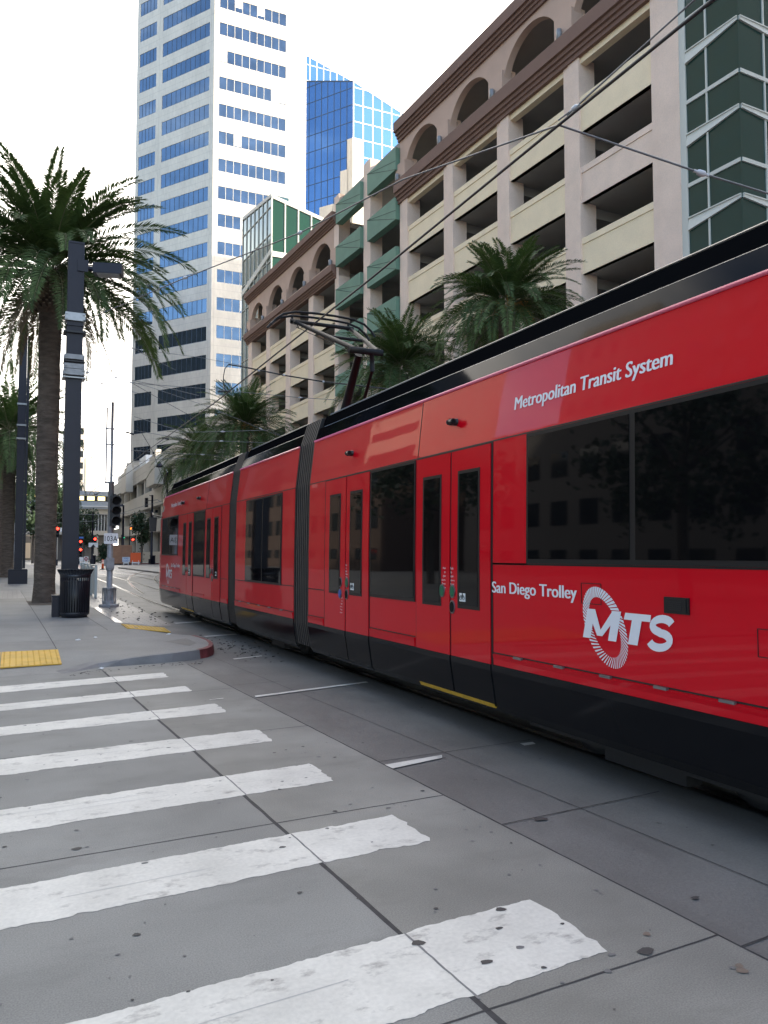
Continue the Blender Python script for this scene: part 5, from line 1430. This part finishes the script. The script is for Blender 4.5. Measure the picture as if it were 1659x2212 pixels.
# ================================================================== FAR STREET THINGS
def P(cx, cy, Y): return at_Y(*far_px(cx, cy), Y)
YC = 137.0
for i, (a, b_) in enumerate(((822, 944), (948, 1076))):
    p0, p1 = P(a, 1190, YC), P(b_, 932, YC)
    t_ = thing('steel_container', ['brown ribbed container left of the white sign, nearer the mast', 'brown ribbed container behind the road closed sign'][i], 'container', ((p0.x + p1.x) / 2, YC + 2.5, 0), 'brown containers')
    mb = MB(); mb.box(p0.x, p1.x - .04, YC, YC + 6, .16, p1.z, M_BOXBR)
    for k in range(6): z = lerp(.3, p1.z - .1, k / 5); mb.box(p0.x - .03, p1.x - .01, YC - .09, YC, z - .09, z + .07, M_BOXBR)
    for x in (p0.x, p1.x - .04): mb.box(x - .06, x + .06, YC - .1, YC, .16, p1.z, M_BOXBR)
    mb.build('shell', t_)
    mb = MB(); mb.box(p0.x + .1, p1.x - .1, YC + .1, YC + 5.8, 0, .16, M_BLACK); mb.build('skid', t_)
def board(name, label, cx0, cx1, cy0, cy1, Y, m, legs=True, cat='sign'):
    a, b_ = P(cx0, cy1, Y), P(cx1, cy0, Y); t_ = thing(name, label, cat, ((a.x + b_.x) / 2, Y, 0))
    mb = MB(); mb.box(a.x, b_.x, Y - .03, Y, max(.4, a.z), b_.z, m); pl = mb.build('face', t_)
    if legs:
        for x in (lerp(a.x, b_.x, .2), lerp(a.x, b_.x, .8)):
            mb = MB(); mb.tube([(x, Y - .25, 0), (x, Y + .03, max(.4, a.z) + .3)], .05, M_SIGNW, 6); mb.tube([(x, Y + .5, 0), (x, Y + .05, max(.4, a.z) + .3)], .05, M_SIGNW, 6); mb.build('leg', t_)
        mb = MB(); mb.box(a.x + .2, b_.x - .2, Y - .16, Y - .1, .22, .42, M_SIGNW); mb.build('crossbar', t_)
    return t_, pl, a, b_
t_, pl_2, a, b_ = board('road_closed_sign', 'white ROAD CLOSED barricade sign in front of the brown container', 945, 1050, 1092, 1160, YC - 4, M_SIGNB)
mb = MB(); w_ = b_.x - a.x; hh = (b_.z - max(.4, a.z)); put_text(mb, 'ROAD', a.x + w_ * .2, b_.x - w_ * .2, 0, hh * .3, lambda x, y: (x, YC - 4.036, max(.4, a.z) + hh * .58 + y), M_BLUE, 0, .03); put_text(mb, 'CLOSED', a.x + w_ * .08, b_.x - w_ * .08, 0, hh * .3, lambda x, y: (x, YC - 4.036, max(.4, a.z) + hh * .12 + y), M_BLUE, 0, .03); mb.build('lettering', pl_2)
board('construction_sign', 'square orange construction sign board beside the road closed sign', 1056, 1196, 1034, 1158, YC - 4, M_ORANGE)
t_, pl_3, a, b_ = board('no_entry_sign', 'white barricade with red and black round no entry sign behind the navy pole', 425, 488, 1086, 1150, 128, M_SIGNW)
mb = MB(); cx_, cz_, r_ = (a.x + b_.x) / 2, (max(.4, a.z) + b_.z) / 2, (b_.x - a.x) * .44
mb.poly([(cx_ + r_ * math.cos(2*PI*k/24), 127.96, cz_ + r_ * math.sin(2*PI*k/24)) for k in range(24)], mat('dark red disc', (.30, .03, .04), .5)); mb.box(cx_ - r_ * .7, cx_ + r_ * .7, 127.94, 127.955, cz_ - r_ * .18, cz_ + r_ * .18, M_SIGNW); mb.build('symbol', pl_3)
board('barricade_board', 'blank white barricade board left of the round no entry sign', 366, 420, 1092, 1148, 128, M_SIGNW)
board('low_barricade', 'small white low barricade board below the no entry sign', 398, 434, 1160, 1200, 120, M_SIGNW)
p = P(680, 1245, 92); dl = thing('delineator', 'orange tube delineator standing alone on the street', 'delineator', (p.x, 92, 0)); zt2 = P(675, 1125, 92).z
mb = MB(); mb.lathe(p.x, 92, [(.28, 0), (.28, .06), (.12, .12)], M_BLACK, 12); mb.build('foot', dl)
mb = MB(); mb.lathe(p.x, 92, [(.13, .1), (.10, zt2 * .95), (.04, zt2)], M_ORANGE, 12); tb = mb.build('tube', dl)
mb = MB(); mb.lathe(p.x, 92, [(.119, zt2 * .6), (.113, zt2 * .72)], M_SIGNW, 12, False); mb.lathe(p.x, 92, [(.112, zt2 * .8), (.108, zt2 * .9)], M_SIGNW, 12, False); mb.build('reflective_band', tb)
def head(t_, x, y, z, m_lit=None, lit=0, w_=.5, n=3):
    mb = MB(); h = w_ * 1.0; mb.box(x - w_ / 2, x + w_ / 2, y - w_ * .4, y + w_ * .4, z - h * n, z, M_SIGNAL); hd_ = mb.build('signal_head', t_)
    for k in range(n):
        mb = MB(); zc2 = z - h * (k + .5); r_ = w_ * .36; mm = m_lit if (m_lit and k == lit) else M_LENS
        mb.poly([(x + r_ * math.cos(2*PI*i/16), y - w_ * .41, zc2 + r_ * math.sin(2*PI*i/16)) for i in range(16)], mm); mb.build('lens', hd_)
        mb = MB(); mb.tube([(x - r_ * 1.1, y - w_ * .4, zc2 + r_ * .2), (x - r_ * 1.1, y - w_ * .8, zc2 + r_ * .3)], .03, M_SIGNAL, 4); mb.box(x - r_ * 1.1, x + r_ * 1.1, y - w_ * .9, y - w_ * .4, zc2 + r_ * 1.1, zc2 + r_ * 1.18, M_SIGNAL); mb.build('visor', hd_)
def light_pole(label, cx, cy_top, Y, heads, extra=None, rad=.16, base=True):
    p = P(cx, cy_top, Y); t_ = thing('traffic_light', label, 'traffic light', (p.x, Y, 0), 'traffic lights at the far junction')
    mb = MB(); mb.tube([(p.x, Y, 0), (p.x, Y, p.z)], [rad, rad * .75], M_NAVY, 10)
    if base: mb.box(p.x - rad * 2, p.x + rad * 2, Y - rad * 2, Y + rad * 2, 0, .9, M_NAVY)
    mb.build('pole', t_)
    for (hx, hy, lit, k, n) in heads:
        q = P(hx, hy, Y); head(t_, q.x, Y - .35, q.z, lit, k, .54, n)
        mb = MB(); mb.tube([(q.x, Y - .2, q.z - .4), (p.x, Y, q.z - .4)], .06, M_NAVY, 6); mb.build('bracket', t_)
    return t_, p
t_, p = light_pole('far pole with glowing red light and small arrow plate, left of the mast', 549, 480, 145, [(575, 828, M_REDL, 0, 3)])
q = P(549, 900, 145); mb = MB(); mb.box(q.x - .75, q.x + .75, 144.2, 144.26, P(549, 960, 145).z, q.z, M_SIGNW); pw = mb.build('plate', t_)
mb = MB(); mb.tube([(q.x, 144.17, q.z - .5), (q.x, 144.17, q.z - 1.9)], .12, M_SIGNK, 4); mb.tube([(q.x - .3, 144.17, q.z - .8), (q.x, 144.17, q.z - .35), (q.x + .3, 144.17, q.z - .8)], .1, M_SIGNK, 4); mb.build('arrow', pw)
t_, p = light_pole('two stacked red lights with blue street sign beside the navy pole', 350, 800, 140, [(382, 862, M_REDL, 0, 2), (380, 970, M_REDL, 0, 3)])
a, b_ = P(362, 842, 139), P(422, 818, 139); mb = MB(); mb.box(a.x, b_.x, 138.9, 138.96, a.z, b_.z, M_BLUE); mb.build('street_sign', t_)
t_, p = light_pole('red light with white plate right of the palm trunk', 55, 640, 130, [(72, 685, M_REDL, 0, 3)])
a, b_ = P(108, 752, 129), P(150, 697, 129); mb = MB(); mb.box(a.x, b_.x, 128.9, 128.96, a.z, b_.z, M_SIGNW); mb.build('plate', t_)
t_, p = light_pole('green light past the tall lamp pole, right of the mast', 940, 790, 175, [(955, 812, M_GRNL, 0, 1)])
t_, p = light_pole('slim pole with amber hand signal beside the street tree', 1050, 640, 160, [(1060, 690, emit('amber lens', (1, .2, .03), 1.2), 0, 1), (1085, 838, M_REDL, 0, 1)], rad=.1)
t_, p = light_pole('dark mast with two black signal heads in front of the tram nose', 1352, 255, 142, [(1268, 295, None, 0, 3), (1400, 455, None, 0, 1), (1330, 640, None, 0, 1)], rad=.22)
mb = MB(); q = P(1310, 258, 142); mb.tube([(p.x, 142, p.z - .2), (q.x, 142, q.z)], .07, M_NAVY, 6)
q2, q3 = P(1345, 330, 142), P(1470, 350, 142); mb.tube([tuple(q2), tuple(P(1420, 318, 142)), tuple(q3)], .07, M_STEEL, 6); mb.build('arm', t_)
def bin_far(label, cx0, cx1, cy0, Y):
    a, b_ = P(cx0, cy0, Y), P(cx1, cy0, Y); r_ = (b_.x - a.x) / 2; x = (a.x + b_.x) / 2; t_ = thing('street_bin', label, 'litter bin', (x, Y, 0), 'dark bins by the far kerb')
    mb = MB(); mb.lathe(x, Y, [(r_ * .8, .0), (r_ * .85, a.z * .9), (r_, a.z), (r_ * .7, a.z)], M_NAVY, 14); mb.build('drum', t_)
    mb = MB(); mb.lathe(x, Y, [(r_ * .9, a.z * .2), (r_ * .95, a.z * .24)], M_NAVY, 14, False); mb.build('hoop', t_)
bin_far('dark bin at the foot of the red light pole', 545, 592, 1068, 146); bin_far('dark bin under the mast by the tram nose', 1312, 1400, 1070, 140)
def cobra(label, base, top, headp, Y, m=M_NAVY):
    p, q, h = P(*base, Y), P(*top, Y), P(*headp, Y); t_ = thing('street_lamp', label, 'street lamp', (p.x, Y, 0), 'far street lamps')
    mb = MB(); mb.tube([(q.x, Y, 0), (q.x, Y, q.z)], [.24, .15], m, 8); mb.build('pole', t_)
    mb = MB(); mb.tube([(q.x, Y, q.z), (lerp(q.x, h.x, .4), Y, q.z + (h.z - q.z) * .9 + .2), tuple(h)], .09, m if m is M_NAVY else M_GALV, 6); mb.build('arm', t_)
    mb = MB(); mb.hexa([(h.x - .7, Y - .25, h.z - .2), (h.x + .5, Y - .25, h.z - .2), (h.x + .5, Y + .25, h.z - .2), (h.x - .7, Y + .25, h.z - .2), (h.x - .5, Y - .15, h.z + .15), (h.x + .4, Y - .15, h.z + .15), (h.x + .4, Y + .15, h.z + .15), (h.x - .5, Y + .15, h.z + .15)], m); mb.build('lamp_head', t_)
cobra('tall dark lamp with flat head right of the signal mast', (980, 900), (962, 395), (915, 395), 150)
def g8(cx, cy): return ((340 + cx * .2411) * .6636, (1350 + cy * .2411) * .6636)
pa, pb_, pc = at_Y(*g8(862, 980), 120), at_Y(*g8(850, 780), 120), at_Y(*g8(745, 690), 120)
t_ = thing('street_lamp', 'curved arm street lamp over the tram front before the pale facade', 'street lamp', (pa.x, 120, 0), 'far street lamps')
mb = MB(); mb.tube([(pa.x, 120, 0), tuple(pb_)], [.2, .13], M_NAVY, 8); mb.build('pole', t_)
mb = MB(); mb.tube([tuple(pb_), tuple(at_Y(*g8(825, 725), 120)), tuple(at_Y(*g8(780, 685), 120)), tuple(pc)], .09, M_STEEL, 6); mb.build('arm', t_)
mb = MB(); mb.lathe(pc.x, 120, [(.0, pc.z + .7), (.12, pc.z + .6), (.5, pc.z + .05), (.55, pc.z - .2), (.3, pc.z - .25)], M_NAVY, 12); mb.build('lamp_head', t_)
car = thing('parked_car', 'dark parked car far under the bridge, left of the pole', 'car', (-2.2, 190, 0))
mb = MB(); prof = [(-2.2, .35), (2.2, .35), (2.25, .9), (1.3, 1.0), (.8, 1.5), (-1.1, 1.5), (-1.8, 1.0), (-2.25, .9)]
b = len(mb.v)
for x in (-3.1, -1.3): mb.v += [(x, 190 + u, z) for u, z in prof]
for i in range(8): mb.face([b + i, b + (i+1) % 8, b + 8 + (i+1) % 8, b + 8 + i], M_NAVY)
mb.face([b + i for i in range(8)], M_NAVY); mb.face([b + 8 + i for i in reversed(range(8))], M_NAVY); mb.build('body', car)
for sx in (-3.1, -1.3):
    for u in (-1.4, 1.4): mb = MB(); mb.tube([(sx - .1, 190 + u, .35), (sx + .1, 190 + u, .35)], .35, M_BLACK, 14); mb.build('wheel', car)
for x in (-2.8, -1.6): mb = MB(); mb.box(x - .2, x + .2, 187.72, 187.76, .6, .8, M_REDL if False else M_STEEL); mb.build('headlight', car)

# ================================================================== OVERHEAD WIRES
def wire(label, pts, r_, m=M_WIRE, ins=(), sag=0.0, group='overhead wires', name='overhead_wire', n=14, cl=()):
    t_ = thing(name, label, 'wire', tuple(pts[0]), group)
    P_ = []
    for a, b_ in zip(pts, pts[1:]):
        a, b_ = Vector(a), Vector(b_)
        for i in range(n): t = i / n; q = a.lerp(b_, t); q.z -= sag * 4 * t * (1 - t); P_.append(q)
    P_.append(Vector(pts[-1])); mb = MB(); mb.tube(P_, r_, m, 5); mb.build('strand', t_)
    for t in ins:
        k = t * (len(P_) - 1); i = min(int(k), len(P_) - 2); c_ = P_[i].lerp(P_[i+1], k - i); d = (P_[i+1] - P_[i]).normalized(); s_ = max(.028, r_ * 3.2)
        mb = MB(); mb.tube([c_ - d * s_ * 2.6, c_ - d * s_ * 1.6, c_ - d * s_, c_ + d * s_, c_ + d * s_ * 1.6, c_ + d * s_ * 2.6], [r_ * 1.4, s_ * .45, s_ * .9, s_ * .9, s_ * .45, r_ * 1.4], M_CERAM, 8); mb.build('insulator', t_)
    for t in cl:
        k = t * (len(P_) - 1); i = min(int(k), len(P_) - 2); c_ = P_[i].lerp(P_[i+1], k - i); s_ = max(.04, r_ * 3)
        mb = MB(); mb.box(c_.x - s_, c_.x + s_, c_.y - s_, c_.y + s_, c_.z - s_, c_.z + s_ * 1.6, M_PANT); mb.build('clamp', t_)
    return t_
XW = 4.85
def wx(x, y): return at_X(x, y, XW)
zc1 = wx(995, 443).z; zc2 = wx(796, 606).z
a0, a1, a2, a3 = wx(1540, 0), wx(1207, 270), wx(796, 606), wx(464, 870)
back = a0 + (a0 - a1).normalized() * 12
print('contact wire', a0, a1, a2, a3)
wire('thick contact wire over the near tram track touching the pantograph', [back, a1, a2, a3, at_X(330, 965, XW + .3), at_X(200, 1060, XW + .5)], .016)
m0, m1 = at_X(1500, 0, XW), at_X(1243, 232, XW)
wire('thin messenger wire joining the contact wire at the grey insulator', [m0 + (m0 - m1).normalized() * 12, m1 + Vector((0, 0, .0)), a1 + Vector((0, 0, .05))], .008, M_STRAND, ins=(.52,))
wire('second thin messenger wire just above the contact wire', [at_X(1525, -5, XW) + (m0 - m1).normalized() * 12, at_X(1260, 215, XW), at_X(1225, 250, XW)], .007, M_STRAND)
# cross span from near pole to the garage side
YS = a1.y
s1 = Vector((1.45, 21.1, zc_(690))); s2 = Vector(at_Y(865, 390, lerp(21, YS, .72)))
wire('long cross-span wire from the navy pole to the contact wire with two insulators', [s1, at_Y(400, 600, lerp(21.1, YS, .35)), at_Y(648, 503, lerp(21.1, YS, .6)), at_Y(870, 388, lerp(21.1, YS, .8)), a1], .011, M_STRAND, ins=(.25, .5), name='span_wire')
e1 = at_Y(1659, 418, YS - .4); e0 = a1
wire('short cross-span wire from the contact wire to the right with one insulator', [a1, at_Y(1515, 374, YS - .25), e1, e1 + (e1 - at_Y(1515, 374, YS - .25)) * 3], .011, M_STRAND, ins=(.333,), name='span_wire')
def pxw(label, pts, Y, r_, ins=(), name='span_wire', m=M_STRAND, cl=()): return wire(label, [at_Y(x, y, Y + i * 0.01) for i, (x, y) in enumerate(pts)], r_, m, ins, 0, name=name, n=8, cl=cl)
def c5(cx, cy): return ((700 + cx * .48222) * .6636, (600 + cy * .48222) * .6636)
def c6_(cx, cy): return ((480 + cx * .36166) * .6636, (1300 + cy * .36166) * .6636)
# pull-off arm behind the pantograph
t_ = thing('pull_off_arm', 'dark pull-off tube with curved dropper reaching over the tracks', 'cantilever arm', tuple(at_Y(*c5(1150, 1385), 30)))
mb = MB(); mb.tube([at_Y(*c5(1290, 1395), 30), at_Y(*c5(730, 1332), 30), at_Y(*c5(460, 1288), 30), at_Y(*c5(190, 1232), 30), at_Y(*c5(90, 1216), 30)], .028, M_WIRE, 8); mb.build('tube', t_)
mb = MB(); mb.tube([at_Y(*c5(x, y), 30) for x, y in ((90, 1218), (66, 1245), (56, 1300), (60, 1360), (72, 1392))], .018, M_WIRE, 6); mb.tube([at_Y(*c5(20, 1400), 30), at_Y(*c5(95, 1395), 30)], .03, M_WIRE, 6); mb.build('dropper', t_)
for x, y in ((295, 1258), (465, 1287), (730, 1332)): mb = MB(); c_ = at_Y(*c5(x, y), 30); mb.tube([c_ + Vector((-.04, 0, .0)), c_ + Vector((.04, 0, 0))], .045, M_CERAM, 8); mb.build('clip', t_)
t_ = thing('cantilever_pole', 'dark tram wire pole hidden behind the tram roof', 'pole', (at_Y(*c5(1290, 1395), 30).x + .1, 30, .13)); q = at_Y(*c5(1290, 1395), 30)
mb = MB(); mb.tube([(q.x + .1, 30, .13), (q.x + .1, 30, q.z + .1)], .1, M_NAVY, 10); mb.build('pole_shaft', t_)
P5 = lambda *a: [c5(*q) for q in a]
pxw('span wire with white insulator just behind the pantograph base', P5((-700, 1330), (0, 1385), (575, 1440), (1170, 1478)), 33, .012, ins=(.667,))
pxw('highest of the thin spans crossing the tower foot', [(205, 740), (300, 755), (430, 772), (527, 790)], 40, .012, ins=(.35,))
pxw('span wire with white insulator over the palm top behind the tram joint', [(290, 900), c6_(330, 295), c6_(640, 292), c6_(1110, 275), (620, 950)], 44, .016, ins=(.52,))
pxw('span wire sloping over the palm toward the tram joint', [(200, 800), (330, 838), c6_(560, 70), c6_(1080, 290), c6_(1250, 345)], 46, .014, ins=(.72,))
pxw('lower span wire with white insulator across the palm crown', [(290, 930), c6_(460, 378), c6_(670, 376), c6_(1070, 392)], 50, .016, ins=(.66,))
pxw('lowest span wire with white insulator above the front roof', [(280, 972), c6_(250, 490), c6_(500, 497), c6_(760, 512)], 54, .017, ins=(.66,))
pxw('faint span wire nearest the tram roof line', [(290, 998), c6_(200, 530), c6_(560, 543), c6_(740, 540)], 58, .017, ins=(.95,))
pxw('span wire from the tower foot sagging left with dark insulator', [(272, 822), (290, 830), (345, 862), (470, 930)], 48, .016, ins=(.2,), m=M_WIRE)
pxw('wire rising from the junction with dark clamps before the tower', [(296, 918), (330, 975), (357, 1050), (362, 1075)], 60, .02, cl=(.02, .35), m=M_WIRE)
pxw('thin wire crossing the pale facade from the bridge', [(250, 1040), (330, 985), (440, 925)], 80, .022, m=M_WIRE)
pxw('low wire across the street in front of the street tree', [(120, 1108), (200, 1112), (330, 1106)], 90, .022)
pxw('wire running left from the navy pole clamp past the far sky', [(165, 700), (230, 720), (300, 760), (380, 800)], 26, .009, ins=(.3,))
pxw('wire from lower clamp of the navy pole toward the tower', [(168, 800), (230, 812), (330, 830), (430, 855)], 26, .009, ins=(.12, .4))
pxw('lowest wire from the navy pole clamp to the tower windows', [(170, 818), (240, 832), (300, 850)], 26.5, .009, ins=(.35,))
pxw('lower faint wire across the junction by the lamp', [(120, 1130), (210, 1125), (320, 1090), (352, 1082)], 100, .022)
# wire loop over the pale facade
t_ = thing('wire_bridle', 'black looped wire bridle hanging over the tram front', 'wire fitting', tuple(at_Y(*g8(520, 490), 60)))
mb = MB(); mb.tube([at_Y(*g8(x, y), 60) for x, y in ((480, 495), (485, 465), (515, 450), (545, 462), (562, 500), (558, 545))], .03, M_WIRE, 6); mb.tube([at_Y(*g8(425, 483), 60), at_Y(*g8(475, 497), 60), at_Y(*g8(620, 505), 60)], .04, M_WIRE, 6); mb.build('loop', t_)
for (x0, y0, x1, y1) in ((280, 230, 400, 265), (780, 315, 870, 330), (420, 480, 470, 520), (560, 510, 600, 520)):
    mb = MB(); mb.tube([at_Y(*g8(x0, y0), 60), at_Y(*g8(x1, y1), 60)], .07, M_WIRE, 6); mb.build('clamp', t_)
t_ = thing('wire_bridle', 'grey looped wire bridle against the covered bridge', 'wire fitting', tuple(P(540, 240, 95)))
mb = MB(); mb.tube([P(x, y, 95) for x, y in ((500, 255), (512, 220), (540, 208), (568, 225), (575, 255))], .04, M_WIRE, 6); mb.tube([P(410, 245, 95), P(575, 258, 95), P(650, 215, 95)], .04, M_WIRE, 6); mb.build('loop', t_)
mb = MB(); mb.tube([P(540, 262, 95), P(610, 240, 95)], .09, M_WIRE, 6); mb.build('clamp', t_)
